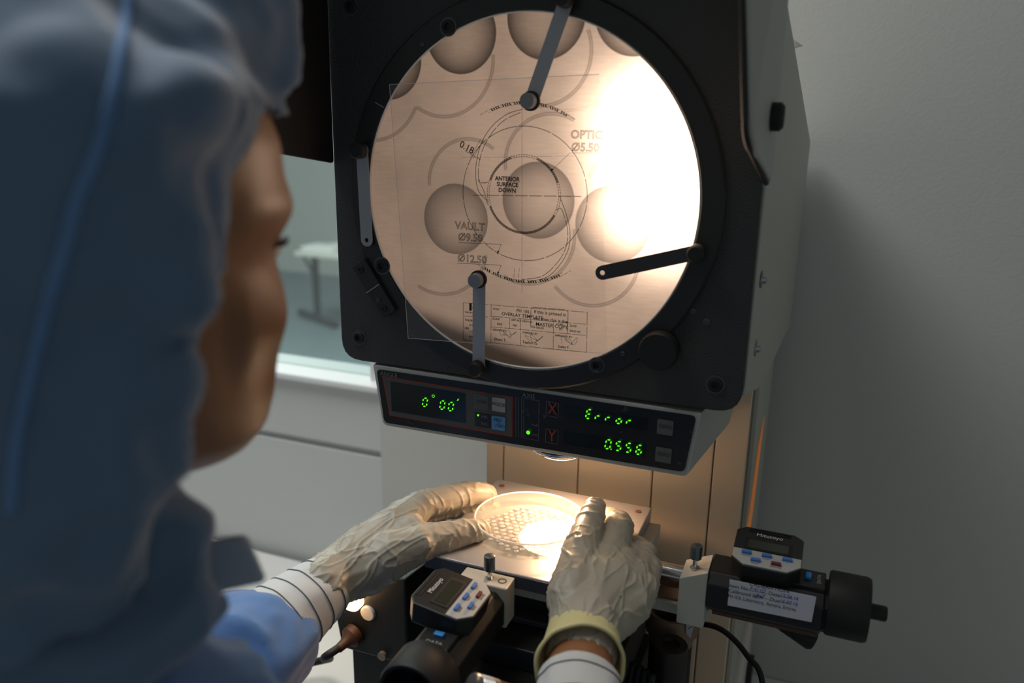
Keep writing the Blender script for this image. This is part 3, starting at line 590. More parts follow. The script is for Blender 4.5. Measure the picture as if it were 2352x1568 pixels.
# X axis arm with bright guide rod on the right
b = nb(); box(b, (.118, -.012, -.372), (.192, .045, -.361)); finish('guide_ledge', b, ivory, ST, bevel=.001)
b = nb(); box(b, (.118, -.008, -.3605), (.172, .040, -.3585)); finish('ledge_inlay', b, mat('brown_felt', (.20, .11, .07), .8), ST)
b = nb(); cyl(b, (.10, .016, -.3465), (.172, .016, -.3465), .0085); finish('guide_rod', b, chrome, ST, smooth='auto')
b = nb(); prism(b, rpoly([(.1665, -.03, -.368), (.1905, -.03, -.368), (.1905, -.03, -.312), (.1665, -.03, -.323)], .001), (0, .034, 0)); XB = finish('axis_bracket', b, ivory, ST, bevel=.0012)
b = nb(); box(b, (-.022, -.0935, -.372), (.026, -.0725, -.332)); YB = finish('axis_bracket', b, ivory, ST, bevel=.0012)
def thumb(q, par, h0, h1):
    b = nb(); lathe(b, q, (0, 0, 1), [(0, .0042), (.0006, .0042), (.0006, .0022), (h0, .0022)], 18); o = finish('thumb_screw', b, chrome, ST, par, smooth='auto')
    b = nb(); q2 = V(q)+V((0, 0, h0)); seg = 44
    lathe(b, q2, (0, 0, 1), [(0, .0042), (.001, .0052), (h1-.002, .0052), (h1-.0006, .0048), (h1, .0035), (h1+.0002, 0)], seg, True, False)
    for i, v in enumerate(b.verts):
        if (i % seg) % 2 and .0010 < v.co.z-q2.z < h1-.001:
            v.co.x = q2.x+(v.co.x-q2.x)*.93; v.co.y = q2.y+(v.co.y-q2.y)*.93
    finish('thumb_screw', b, mat('knurled_steel', (.20, .22, .24), .35, .9), ST, par, smooth='auto')
thumb((.005, -.0825, -.332), YB, .008, .0155)
thumb((.1775, -.018, -.3165), XB, .009, .014)
b = nb(); lathe(b, (.0175, -.0825, -.3322), (0, 0, 1), [(0, .0042), (.0004, .0042), (.0004, .0028), (-.003, .0026), (-.003, .0001)], 20); finish('cap_screw', b, dgrey, ST, YB, smooth='auto')

# ------------------------------------------------------------------ digital micrometer heads
def micrometer(label, O, axis, flip, sticker=False):
    """O: where the body meets its bracket, axis: direction away from the stage"""
    T_ = Thing('digital_micrometer', label, 'micrometer', (O[0], O[1], O[2]-.03), 'digital micrometer heads on the stage')
    a = V(axis).normalized(); up = V((0, 0, 1)); s = up.cross(a)          # s points to the side
    Mx = Matrix((( a.x, s.x, 0, O[0]), (a.y, s.y, 0, O[1]), (0, 0, 1, O[2]), (0, 0, 0, 1)))  # local: x along axis, y side, z up
    def fin(n, b, m, par=None, **k): bmesh.ops.transform(b, matrix=Mx, verts=b.verts); return finish(n, b, m, T_, par, **k)
    b = nb(); oc = [(-.024, -.009), (-.015, -.0175), (.015, -.0175), (.024, -.009), (.024, .013), (.016, .0215), (-.016, .0215), (-.024, .013)]
    prism(b, [V((0, y, z)) for y, z in oc], (.096, 0, 0)); BO = fin('body', b, blacks, bevel=.001)
    b = nb(); prism(b, [V((.099, y*.9, z*.9)) for y, z in oc], (-.003, 0, 0)); fin('body_collar', b, blackr)
    # barrel shoulder with DATA button
    b = nb(); box(b, (.066, -.014, .021), (.096, .014, .0255)); fin('data_shelf', b, blacks, BO, bevel=.001)
    b = nb(); box(b, (.079, -.004, .0255), (.084, .0045, .0285)); fin('data_button', b, mat('cyan_button', (.03, .24, .60), .4), BO, bevel=.0006)
    # thimble
    b = nb(); seg = 72; lathe(b, (.099, 0, .006), (1, 0, 0), [(0, .0265), (.002, .0275), (.030, .0275), (.033, .0262), (.033, .0235), (.012, .0225), (.012, 0)], seg, True, False); TH = fin('thimble', b, blackr, smooth='auto')
    b = nb(); lathe(b, (.105, 0, .006), (1, 0, 0), [(0, .0065), (.040, .0065), (.0415, .0055)], 24); fin('spindle', b, blackr, TH, smooth='auto')
    # display head: its own frame, tilted towards the reader
    sg = -1 if flip else 1                 # text runs along sg*axis
    U = V((sg, 0, 0)); Vv = V((0, 1, 0)) if (U.cross(V((0, 1, 0)))).z > 0 else V((0, -1, 0)); Nn = V((0, 0, 1))
    Vt = (Vv*math.cos(.16)+Nn*math.sin(.16)).normalized(); Nt = U.cross(Vt)
    F = Fr(V((.046, 0, .041))+Vt*.003, U, Vt)
    ol = [(-.029, .024), (-.021, .030), (.021, .030), (.029, .024), (.029, -.016), (.018, -.026), (-.018, -.026), (-.029, -.016)]
    lo = [(x*1.0, y) for x, y in ol]
    b = nb(); hexa(b, [F.p(x, y*.95, -.0185) for x, y in lo], [F.p(x, y, 0) for x, y in lo]); HD = fin('display_head', b, blacks, bevel=.001)
    kp = [(-.0285, -.005), (.0285, -.005), (.0285, -.0155), (.018, -.0252), (-.018, -.0252), (-.0285, -.0155)]
    b = nb(); hexa(b, [F.p(x, y, 0) for x, y in kp], [F.p(x, y, .0014) for x, y in kp]); KP = fin('keypad', b, mat('keypad_grey', (.46, .45, .43), .5), HD, bevel=.0003)
    KP.name = 'keypad'
    b = nb(); hexa(b, [F.p(x, y, 0) for x, y in ((-.020, -.0025), (.020, -.0025), (.020, .013), (-.020, .013))], [F.p(x, y, .0005) for x, y in ((-.020, -.0025), (.020, -.0025), (.020, .013), (-.020, .013))]); fin('lcd_frame', b, blackr, HD)
    b = nb(); hexa(b, [F.p(x, y, .0004) for x, y in ((-.017, -.0005), (.017, -.0005), (.017, .011), (-.017, .011))], [F.p(x, y, .0007) for x, y in ((-.017, -.0005), (.017, -.0005), (.017, .011), (-.017, .011))]); fin('lcd_window', b, lcdm, HD)
    b = nb()
    for k in (0, 1): hexa(b, [F.p(x, y+k*.003, -.0002) for x, y in ((-.018, .0235), (.018, .0235), (.018, .0245), (-.018, .0245))], [F.p(x, y+k*.003, .0006) for x, y in ((-.018, .0235), (.018, .0235), (.018, .0245), (-.018, .0245))])
    fin('vent_ribs', b, blackr, HD)
    for i, (x, y) in enumerate(((-.017, -.010), (0, -.010), (.017, -.010), (-.0085, -.0185), (.0085, -.0185))):
        m = redbtn if i == 4 else bluebtn
        b = nb(); w, h = .0041, .0016; pp = [(x-w, y-h), (x+w, y-h), (x+w, y+h), (x-w, y+h)]
        hexa(b, [F.p(*p_, .001) for p_ in pp], [F.p(*p_, .0038) for p_ in pp]); fin('key', b, m, HD, bevel=.0004)
    F2 = Fr(F.p(0, 0, .0016), F.u, F.v); b = nb(); text(b, 'Mitutoyo', F2, 0, .0182, .0062); fin('brand_lettering', b, mat('white_lettering', (.75, .75, .74), .6), HD)
    b = nb()
    for x, y, s in ((-.017, -.0133, 'ON/OFF'), (0, -.0133, 'mm/in'), (.017, -.0133, '+/-'), (-.0085, -.0220, 'PRESET'), (.0085, -.0220, 'ZERO/ABS')): text(b, s, F2, x, y, .0021)
    fin('key_lettering', b, inkm, HD)
    F3 = Fr(V((.0905, 0, .0258)), V((0, 1, 0)), V((-1, 0, 0))); 
    b = nb(); text(b, 'DATA', F3, 0, .0, .0042, sx=1.3); fin('data_lettering', b, whitep, BO)
    return T_, Mx, fin, BO
ym, _, _, _ = micrometer('black digital micrometer on the stage front, without a paper label', (.0005, -.094, -.358), (0, -1, 0), True)
xm, Mx, finx, BOx = micrometer('black digital micrometer beside the column, with white calibration label', (.191, -.008, -.3345), (1, 0, 0), False)
# calibration label on the flank of the side micrometer
ly = -.008-.0246
b = nb(); LB = [V((.2135, ly, -.3125)), V((.2825, ly, -.3125)), V((.2825, ly, -.3545)), V((.2135, ly, -.3545))]
q4 = [atY(*p, ly) for p in ((1676, 1330), (1875, 1370), (1864, 1428), (1671, 1389))]
prism(b, q4, (0, -.0004, 0)); finish('calibration_label', b, paperm, xm)
fl = Fr((0, ly-.0007, 0), (q4[1]-q4[0]), (0, 0, 1))
def L_(px, py): q = atY(px, py, ly-.0007); d = q-fl.o; return (d.dot(fl.u), d.dot(fl.v))
b = nb()
for s, x, y, h, al, sx in (('CALIBRATION', 1775, 1357, .0054, 'CENTER', .95), ('Item No.', 1683, 1351, .0050, 'LEFT', .95), ('Date', 1774, 1370, .0050, 'LEFT', .95), ('Calibrated by', 1682, 1363, .0050, 'LEFT', .9), ('Due', 1777, 1384, .0050, 'LEFT', .95), ('FH IOL Laboratory, Asmara, Eritrea', 1681, 1375, .0048, 'LEFT', .80)): text(b, s, fl, *L_(x, y), h, align=al, sx=sx)
for x0, y0, x1, y1 in ((1730, 1363, 1773, 1372), (1748, 1375, 1777, 1386), (1798, 1377, 1830, 1384), (1798, 1389, 1829, 1396)): line(b, fl, [L_(x0, y0), L_(x1, y1)], .0003)
finish('label_print', b, inkm, xm)
b = nb()
for s, x, y, h in (('P.411D', 1731, 1359, .0048), ('15.04.16', 1800, 1375, .0048), ('15.07.16', 1799, 1388, .0048)): text(b, s, fl, *L_(x, y), h, align='LEFT', shear=.2, sx=.9)
P = [V((*L_(1746+9*math.cos(2.1*i)+i*2, 1377+6*math.sin(2.7*i)), 0)) for i in range(9)]; line(b, fl, [(p.x, p.y) for p in spline(P, 5)], .0004)
finish('handwriting', b, mat('blue_ink', (.03, .03, .35), .7), xm)
# lock lever below the side micrometer
b = nb(); p0 = V((.222, .004, -.352)); p1 = atY(1862, 1468, .004)
tube(b, [p0, p0.lerp(p1, .3), p0.lerp(p1, .6), p1, p1+(p1-p0).normalized()*.003], [.0035, .0045, .0075, .0095, .008], 16); finish('lock_lever', b, blackr, xm, smooth='auto')
b = nb(); prism(b, [(.196, -.022, -.3528), (.285, -.022, -.3528), (.285, .008, -.3528), (.196, .008, -.3528)], (0, 0, -.004)); finish('under_plate', b, mat('warm_brown_metal', (.10, .05, .03), .5), xm, bevel=.001)
# graduated barrel coming out of the front slide (fine feed)
FB = Thing('feed_barrel', 'ribbed chrome and black feed barrel low under the front micrometer', 'barrel', (.03, -.20, -.40))
f0, f1 = atD(1092, 1576, .60), atD(1167, 1598, .612); d = (f1-f0).normalized(); u = f1-f0
b = nb(); lathe(b, f0-d*.004, d, [(0, .0085), (.002, .0095)]+[(.006+k*.0022+e_, .0095 if e_ else .0088) for k in range(5) for e_ in (0, .0006, .0016)]+[(.0185, .0095), (.021, .0095)], 32); finish('chrome_collar', b, mat('dull_chrome', (.38, .37, .37), .3, .9), FB, smooth='auto')
b = nb(); lathe(b, f0+d*.0165, d, [(0, .0088), (.034, .0088), (.036, .0075)], 32); finish('black_sleeve', b, blackr, FB, smooth='auto')
b = nb()
for k in range(5): 
    q = f0+d*(.026+k*.005)+V((0, 0, .0089)); box(b, (q.x-.0008, q.y-.002, q.z-.0002), (q.x+.0008, q.y+.002, q.z+.0003))
finish('graduations', b, greyprint, FB)

# ------------------------------------------------------------------ petri dish with lenses
DC = V((.0099, .0077, 0)); DZ = SZ+.0006; DR = .0555
PD = Thing('petri_dish', 'shallow clear glass petri dish full of small lenses on the lit stage', 'petri dish', (DC.x, DC.y, DZ))
b = nb(); lathe(b, (DC.x, DC.y, DZ), (0, 0, 1), [(0, 0), (0, DR-.002), (.001, DR-.0005), (.0150, DR), (.0162, DR-.0005), (.0162, DR-.0018), (.0150, DR-.0022), (.0022, DR-.0028), (.0018, DR-.004), (.0018, 0)], 96, False, False)
dishm = clearglass('dish_glass', (.97, .99, .97), .13, .04)
finish('dish', b, dishm, PD, smooth='auto')
b = nb(); lathe(b, (DC.x, DC.y, DZ+.0158), (0, 0, 1), [(0, DR+.0002), (.0007, DR+.0002), (.0011, DR-.0008), (.0007, DR-.0018), (0, DR-.0018)], 96, False, False); finish('rim', b, mat('rim_glass', (1, .98, .95), .08, trans=.25), PD, smooth='auto')
b = nb(); lathe(b, (DC.x, DC.y, DZ+.0020), (0, 0, 1), [(0, 0), (0, DR-.0045), (.0002, DR-.0042), (.0002, 0)], 72, False, False); finish('liquid', b, clearglass('liquid', (.97, .96, .95), .05, .03), PD)
lensm = clearglass('lens_acrylic', (.93, .90, .88), .32, .08)
src = None; n = 0; R_ = random.Random(3); spots = []
for gy in range(-9, 10):
    for gx_ in range(-9, 10):
        x = gx_*.0078+(gy % 2)*.0039+R_.uniform(-.0014, .0014); y = gy*.0066+R_.uniform(-.001, .001)
        if math.hypot(x, y) < DR-.009: spots.append((x, y))
for i, (x, y) in enumerate(spots):
    if src is None:
        b = nb(); lathe(b, (0, 0, 0), (0, 0, 1), [(0, .0022), (.0005, .0030), (.0010, .0024), (.0014, .0012), (.0015, 0)], 14, True, False)
        o = finish('clear_lens', b, lensm, smooth=True, org=(0, 0, 0)); src = o
        o.data.transform(Matrix.Translation((0, 0, 0)))
    else: o = src.copy(); COL.objects.link(o)
    o.location = (DC.x+x, DC.y+y, Z0+DZ+.00225); o.scale = (R_.uniform(.85, 1.1),)*3
    tag(o, 'tiny clear disc-shaped lens lying in the petri dish', 'lens', 'lenses in the petri dish')
# objective light falling on the dish and the stage lamp (the projector's own illumination)
def spot(name, loc, target, power, size, blend, rad, col):
    l = bpy.data.lights.new(name, 'SPOT'); l.energy = power; l.spot_size = math.radians(size); l.spot_blend = blend; l.shadow_soft_size = rad; l.color = col
    o = bpy.data.objects.new(name, l); COL.objects.link(o); o.location = V(loc)+V((0, 0, Z0)); o.rotation_euler = (V(target)-V(loc)).to_track_quat('-Z', 'Y').to_euler(); return o
spot('surface_illuminator', (q.x*0+.0275, .045, -.262), (.030, .012, -.33), 1.4, 165, .6, .012, (1., .58, .32))

# ------------------------------------------------------------------ lamp housing at the left of the stage
LH = Thing('lamp_housing', 'black lamp housing with a glowing vent behind the left cuff', 'lamp housing', (-.15, .03, cbot))
ly0 = -.02
fp = [atY(x, y, ly0) for x, y in ((772, 1420), (795, 1392), (868, 1338), (930, 1330), (935, 1528), (785, 1487))]
b = nb(); hexa(b, fp, [V((p.x+.035, p.y+.10, p.z+.018)) for p in fp]); finish('shell', b, blacks, LH, bevel=.002)
b = nb(); q0, q1 = fp[4], fp[5]; box(b, (-.20, 0, cbot), (-.09, .07, -.515)); finish('foot', b, blackr, LH, bevel=.002)
v = atY(815, 1375, ly0-.001); b = nb(); lathe(b, (v.x, ly0+.002, v.z), (0, -1, 0), [(0, .011), (.010, .011), (.014, .008), (.016, 0)], 24, True, False); finish('bulb', b, mat('hot_bulb', (1, 1, 1), .4, emit=((1., .62, .28), 7.)), LH, smooth='auto')
b = nb(); c = atY(846, 1407, ly0-.001); lathe(b, (c.x, ly0, c.z), (0, -1, 0), [(0, .0085), (.003, .0085), (.004, .0075)], 24); finish('white_button', b, mat('white_plastic', (.6, .58, .55), .5), LH, smooth='auto')
b = nb(); c = atY(815, 1455, ly0-.001); lathe(b, (c.x, ly0, c.z), (-.25, -1, -.2), [(0, .0125), (.008, .012), (.012, .008), (.018, .0055), (.026, .005)], 24); finish('plug', b, mat('brown_plug', (.055, .022, .012), .55), LH, smooth='auto')
b = nb(); c2 = V((c.x, ly0, c.z))+V((-.25, -1, -.2)).normalized()*.022
tube(b, spline([c2, c2+V((-.012, -.014, -.008)), atZ(745, 1515, cbot+.03), (-.34, -.03, cbot+.02), (-.39, .05, cbot-.06), (-.42, .15, BZ+.006)], 8), .0045, 10); o = finish('power_cord', b, blackr, LH, smooth=True)
lp = bpy.data.lights.new('housing_lamp', 'POINT'); lp.energy = .035; lp.color = (1., .55, .25); lp.shadow_soft_size = .01
lo = bpy.data.objects.new('housing_lamp', lp); COL.objects.link(lo); lo.location = V((v.x, ly0-.03, v.z+Z0))
b = nb(); c = atY(880, 1503, ly0); lathe(b, (c.x+.0, ly0, c.z), (0, -1, 0), [(0, .005), (.004, .005), (.004, .002)], 16); finish('foot_screw', b, mat('old_brass', (.35, .28, .20), .5, .5), LH, smooth='auto')

# ------------------------------------------------------------------ spare holder ring, black tube, cable on the base, right
RG = Thing('lens_holder', 'open dark metal holder ring with a paper tag below the stage arm', 'holder', (.152, .06, cbot))
rc = atY(1546, 1402, .03)
b = nb(); lathe(b, rc, (0, 0, 1), [(-.038, .020), (-.022, .023), (-.02, .026), (.0, .026), (.002, .0245), (.002, .0215), (0, .0205), (-.03, .0205)], 48, False, False); finish('ring', b, mat('worn_bronze', (.24, .16, .11), .45, .4), RG, smooth='auto')
b = nb(); lathe(b, rc+V((0, 0, -.03)), (0, 0, -1), [(0, .0205), (.005, .021), (rc.z-.03-cbot, .021)], 40); finish('stem', b, blackr, RG, smooth='auto')
b = nb(); q = [atY(x, y, .008) for x, y in ((1575, 1418), (1597, 1400), (1593, 1440), (1586, 1465), (1577, 1455))]; prism(b, q, (0, -.0005, 0)); finish('paper_tag', b, paperm, RG)
b = nb(); frt = Fr((0, .0072, 0), (1, 0, 0), (0, 0, 1))
for k in range(4): line(b, frt, [P2(1580, 1420+k*8, .0072), P2(1591, 1414+k*8, .0072)], .0006)
finish('tag_writing', b, greyprint, RG)
TU = Thing('black_tube', 'upright black tube with a recessed cap standing before the holder ring', 'tube', (.145, -.022, BZ))
tc_ = atY(1540, 1478, -.022)
b = nb(); lathe(b, (tc_.x, -.022, tc_.z), (0, 0, -1), [(.003, .0), (.003, .008), (0, .009), (0, .0155), (.002, .0165), (.055, .0165), (.058, .019), (.11, .019), (.11, .017), (tc_.z-BZ, .017)], 40, False, True); finish('barrel', b, mat('brown_black', (.020, .013, .011), .45), TU, smooth='auto')
CB = nb(); tube(CB, spline([atY(1585, 1430, .12), atY(1640, 1438, .1), atY(1680, 1463, .09), atY(1718, 1508, .08), atY(1752, 1572, .07), (.262, .06, -.60), (.265, .06, -.69), (.27, .12, BZ+.009), (.30, .25, BZ+.009)], 8), .0030, 12)
o = finish('cable', CB, blackr, smooth=True, org=(.2, .1, BZ)); tag(o, 'thin black cable arching from the column to the bench', 'cable')
b = nb()
for k in range(4):
    tube(b, spline([(.134+k*.006, -.045-k*.003, -.41), (.130+k*.007, -.055-k*.003, -.45), (.126+k*.008, -.065, -.53), (.126+k*.008, -.075, -.62), (.13+k*.008, -.075, BZ+.009)], 8), .0040, 10)
o = finish('cable_bundle', b, blackr, smooth=True, org=(.12, -.03, BZ)); tag(o, 'bundle of black cables hanging beside the right wrist', 'cable')
b = nb(); c = atZ(1700, 1535, BZ+.07); box(b, (c.x-.016, c.y, BZ), (c.x+.016, c.y+.04, BZ+.07)); box(b, (c.x-.010, c.y-.003, BZ+.01), (c.x+.010, c.y+.001, BZ+.05)); o = finish('power_adapter', b, blacks, org=(c.x, c.y, BZ), bevel=.004)
tag(o, 'black plastic box on the bench by the wall', 'adapter')

# ------------------------------------------------------------------ the person at the projector
PE = Thing('person', 'person in a blue hooded gown and latex gloves holding the petri dish', 'person', (-.10, -.42, FL))
skin = mat('brown_skin', (.33, .145, .065), .42, bump=(160, .15, .0008), var=(25, .8), sss=.12)
cloth = mat('blue_hood_cloth', (.105, .175, .275), .85, bump=(900, .35, .0005)); gownm = mat('blue_gown_cloth_lit', (.10, .215, .47), .85, bump=(900, .35, .0005))  # one cloth; room light on the sleeve put into the gown's brighter colour
for m in (cloth, gownm):
    bs = m.node_tree.nodes['Principled BSDF']; bs.inputs['Sheen Weight'].default_value = .45; bs.inputs['Sheen Roughness'].default_value = .45; bs.inputs['Sheen Tint'].default_value = (1, .95, .9, 1)
HC = V((-.065, -.390, .006)); HR = Matrix.Rotation(math.radians(2), 3, 'Z') @ Matrix.Rotation(math.radians(-4), 3, 'X')
def hl(p): return HC + HR @ V(p)
HI = HR.inverted()
def D3(l): return [(atD(*p[:3]), p[3]) for p in l]
# head: stacked outlines (z, half width, front, back)
prof = [(-.121, .014, .055, .025), (-.114, .032, .076, .0), (-.100, .045, .087, -.025), (-.080, .053, .091, -.050), (-.062, .057, .090, -.065), (-.035, .064, .087, -.082), (-.012, .068, .083, -.092), (.01, .071, .084, -.097), (.03, .073, .089, -.100), (.055, .073, .086, -.100), (.08, .067, .072, -.092), (.10, .055, .050, -.076), (.115, .037, .024, -.052), (.124, .012, -.004, -.022)]
def lerp_prof(z):
    for a, c in zip(prof, prof[1:]):
        if a[0] <= z <= c[0]:
            t = (z-a[0])/(c[0]-a[0]); t = t; return [a[i]+(c[i]-a[i])*t for i in (1, 2, 3)]
    return prof[0][1:] if z < prof[0][0] else prof[-1][1:]
b = nb(); rings = []; NS, NA = 64, 72
for i in range(NS+1):
    z = -.121+.245*i/NS; w, yf, yb = lerp_prof(z); ring_ = []; cy = (yf+yb)/2; hy = (yf-yb)/2
    for k in range(NA):
        a = 2*math.pi*k/NA; ca, sa = math.cos(a), math.sin(a)
        x = w*math.copysign(abs(ca)**.85, ca); y = cy+hy*math.copysign(abs(sa)**.9, sa)
        if sa > 0:
            g = lambda x0, z0, sx, sz: math.exp(-((abs(x)-x0)/sx)**2-((z-z0)/sz)**2)
            y += sa*(.022*g(0, -.034, .013, .016)+.012*g(0, -.012, .009, .016)+.008*g(.030, .020, .022, .009)-.006*g(.034, .0, .013, .010)+.006*g(0, -.072, .022, .007)+.007*g(0, -.104, .018, .012))
            x += math.copysign(1, ca)*(0.007*g(.055, -.034, .02, .022)+.006*g(.058, .022, .02, .011)-.0022*g(.060, -.002, .02, .009))
        ring_.append(b.verts.new(hl((x, y, z))))
    rings.append(ring_)
for A, B2 in zip(rings, rings[1:]):
    for k in range(NA): b.faces.new((A[k], A[(k+1) % NA], B2[(k+1) % NA], B2[k]))
b.faces.new(rings[0][::-1]); b.faces.new(rings[-1])
# neck, trunk, arms and legs of the same body
NK = V((-.085, -.445, -.19)); SR, SL = V((.055, -.465, -.255)), V((-.25, -.425, -.255))
WR, WR2 = atD(1340, 1475, .650), atD(1330, 1560, .615); ER = V((.19, -.42, -.43))
WL = atD(776, 1320, .755); EL = V((-.2, -.40, -.40))
chain(b, [(hl((0, -.03, -.05)), .055), (NK, .052)]); chain(b, [(NK, .06), (V((-.09, -.45, -.34)), .10), (V((-.09, -.46, -.65)), .10)])
chain(b, [(NK, .05), (SR, .045), (ER, .036), (WR2, .027), (WR, .024)]); chain(b, [(NK, .05), (SL, .045), (EL, .036), (WL, .024)])
for sx in (-.09, .09): chain(b, [(V((-.09+sx, -.46, -.68)), .08), (V((-.09+sx, -.47, -1.05)), .055), (V((-.09+sx, -.48, FL+.10)), .042)])
b = fuse(b, .0042, 3)
from mathutils.bvhtree import BVHTree
trb = BVHTree.FromBMesh(b); lash = []
for k in range(13):
    a = math.radians(34+26*k/12); o1 = hl((.16*math.cos(a), .16*math.sin(a), .004)); dr = (hl((0, 0, .004))-o1).normalized(); h = trb.ray_cast(o1, dr)[0]
    if h: lash.append((h, -dr))
finish('body', b, skin, PE, smooth=True)
# shoes
for sx in (-.09, .09):
    b = nb(); ellip(b, (-.09+sx, -.43, FL+.04), (.045, .115, .04)); bmesh.ops.transform(b, matrix=Matrix(), verts=b.verts); chain(b, [(V((-.09+sx, -.48, FL+.07)), .045), (V((-.09+sx, -.48, FL+.12)), .045)]); b = fuse(b, .008, 4)
    finish('shoe', b, mat('white_shoe', (.6, .6, .62), .6), PE, smooth=True)
# eyelashes
b = nb()
for k, (h, d) in enumerate(lash):
    d = (d+HR @ V((-.25, .5, .25*math.sin(k*1.7)))).normalized()
    tube(b, [h-d*.001, h+d*.004, h+d*.0075+V((0, 0, .002))], [.0007, .0005, .0002], 5)
finish('eyelash', b, mat('black_hair', (.012, .009, .008), .5), PE, smooth=True)
# eyes
for sx in (-1, 1):
    c = hl((.032*sx, .0715, .001)); b = nb(); ellip(b, c, (.0120, .0120, .0100), HR); e_ = finish('eye', b, mat('eye_white', (.75, .70, .66), .25), PE, smooth=True)
    b = nb(); ellip(b, c+HR @ V((.001*sx, .0082, -.001)), (.0052, .0040, .0052), HR); finish('iris', b, mat('dark_iris', (.03, .015, .008), .15), PE, e_, smooth=True)
# hood
def folds(p, s, amp):
    q = V((p.x*.7, p.y*.7, p.z))*s
    n1 = noise.noise(q); n2 = noise.noise(q*2.3+V((7, 3, 1)))
    return amp*((1-abs(n1))**3-.45+.35*n2)
b = nb()
ellip(b, hl((0, -.062, .026)), (.090, .066, .104), HR); ellip(b, hl((0, -.008, .024)), (.074, .108, .116), HR); ellip(b, hl((.012, .044, .112)), (.056, .052, .050), HR); ellip(b, hl((-.02, .03, .10)), (.06, .06, .045), HR)
ellip(b, hl((0, -.066, -.070)), (.084, .058, .10), HR); ellip(b, hl((0, -.036, -.055)), (.064, .080, .10), HR); chain(b, [(hl((-.002, -.045, -.07)), .070), (hl((0, -.060, -.135)), .070), (NK+V((-.012, -.012, .0)), .074)])
b = fuse(b, .0045, 26)
displace(b, lambda p: folds(p, 11, .012)+folds(V((p.x*1.6, p.y*1.6, p.z*.8)), 17, .009)+.0016*noise.noise(p*70)+.0075*smoothstep(-.06, -.13, p.z)*math.sin(p.z*95+p.x*22+4*noise.noise(p*9)))
tr = BVHTree.FromBMesh(b); RG_ = []
for amp, wd, pix in ((.019, .015, [(230, 335), (300, 272), (400, 240), (480, 240), (540, 252)]), (.017, .016, [(460, 590), (420, 650), (365, 740), (350, 830), (395, 940)]), (.007, .014, [(450, 720), (440, 880), (400, 1000), (380, 1080)]), (.009, .014, [(60, 560), (200, 620), (300, 540)]), (.007, .016, [(40, 200), (140, 120), (260, 90)])):
    pts = [h for h in (tr.ray_cast(CP-V((0, 0, Z0)), ray(x, y).normalized())[0] for x, y in pix) if h]
    if len(pts) > 1: RG_.append((amp, wd, spline(pts, 6)))
def ridges(p):
    t = 0
    for amp, wd, pts in RG_:
        d2, ii = min(((q-p).length_squared, i) for i, q in enumerate(pts))
        if d2 < wd*wd*7: t += amp*math.exp(-d2/(wd*wd))*min(1, .25+ii/6, .25+(len(pts)-1-ii)/6)
    return t
displace(b, ridges)
rm = []
for v in b.verts:
    p = HI @ (v.co-HC)
    if -.178 < p.z < .068 and p.y > max(-.072, -.013+.50*p.z) + .006*noise.noise(v.co*40) and p.y > -.06: rm.append(v)
bmesh.ops.delete(b, geom=rm, context='VERTS')
loose = [v for v in b.verts if not v.link_faces]; bmesh.ops.delete(b, geom=loose, context='VERTS')
o = finish('hood', b, cloth, PE, smooth=True); sm = o.modifiers.new('s', 'SMOOTH'); sm.iterations = 3; so = o.modifiers.new('t', 'SOLIDIFY'); so.thickness = .002; so.offset = 0
# seam along the hood
bh = bmesh.new(); bh.from_mesh(o.data); tr = BVHTree.FromBMesh(bh); sp_ = []
for x, y in [(p.x, p.y) for p in spline([V((300, -60, 0)), V((285, 60, 0)), V((262, 200, 0)), V((225, 340, 0)), V((180, 450, 0)), V((150, 560, 0)), V((115, 680, 0)), V((85, 800, 0)), V((55, 930, 0)), V((35, 1040, 0)), V((25, 1180, 0))], 4)]:
    h = tr.ray_cast(CP-PE.loc, ray(x, y).normalized())[0]
    if h: sp_.append(h+PE.loc-V((0, 0, Z0))-ray(x, y).normalized()*.0015)
bh.free(); b = nb(); tube(b, spline(sp_, 2), .0022, 8); finish('hood_seam', b, mat('blue_seam', (.13, .25, .48), .85), PE, o, smooth=True)
# gown
b = nb()
chain(b, [(NK+V((0, -.01, .0)), .070), (V((-.09, -.455, -.345)), .128), (V((-.09, -.46, -.62)), .15), (V((-.09, -.465, -1.0)), .19), (V((-.09, -.465, -1.18)), .20)])
chain(b, [(NK, .06), (SR, .070), (ER, .060), (ER.lerp(WR2, .70), .044), (ER.lerp(WR2, .84), .034)])
cu = (EL-WL).normalized()
chain(b, [(NK, .06), (SL, .075), (EL, .066), (WL+cu*.15, .057), (WL+cu*.098, .051), (WL+cu*.084, .040)])
b = fuse(b, .0055, 6)
displace(b, lambda p: folds(p, 15, .012)+.002*noise.noise(p*60))
finish('gown', b, gownm, PE, smooth=True)
# loose fold of cloth around the neck
b = nb()
chain(b, D3([(60, 1220, .36, .032), (250, 1235, .37, .034), (400, 1225, .375, .017)])); chain(b, D3([(230, 1310, .365, .026), (415, 1312, .37, .013)]))
chain(b, D3([(100, 1560, .335, .022), (290, 1470, .352, .020), (430, 1398, .365, .016), (500, 1388, .372, .009)]))
b = fuse(b, .003, 6); displace(b, lambda p: folds(p, 26, .006)); finish('neck_fold', b, cloth, PE, smooth=True)
# square cloth flap at the collar
fq = [atD(440, 1248, .41), atD(562, 1229, .41), atD(610, 1338, .41), atD(500, 1362, .41), atD(435, 1340, .41)]
b = nb(); nn = (fq[1]-fq[0]).cross(fq[3]-fq[0]).normalized(); prism(b, rpoly(fq, .004), nn*.005); finish('collar_flap', b, mat('slate_cloth', (.42, .49, .57), .9, bump=(500, .3, .0005)), PE, bevel=.0015)
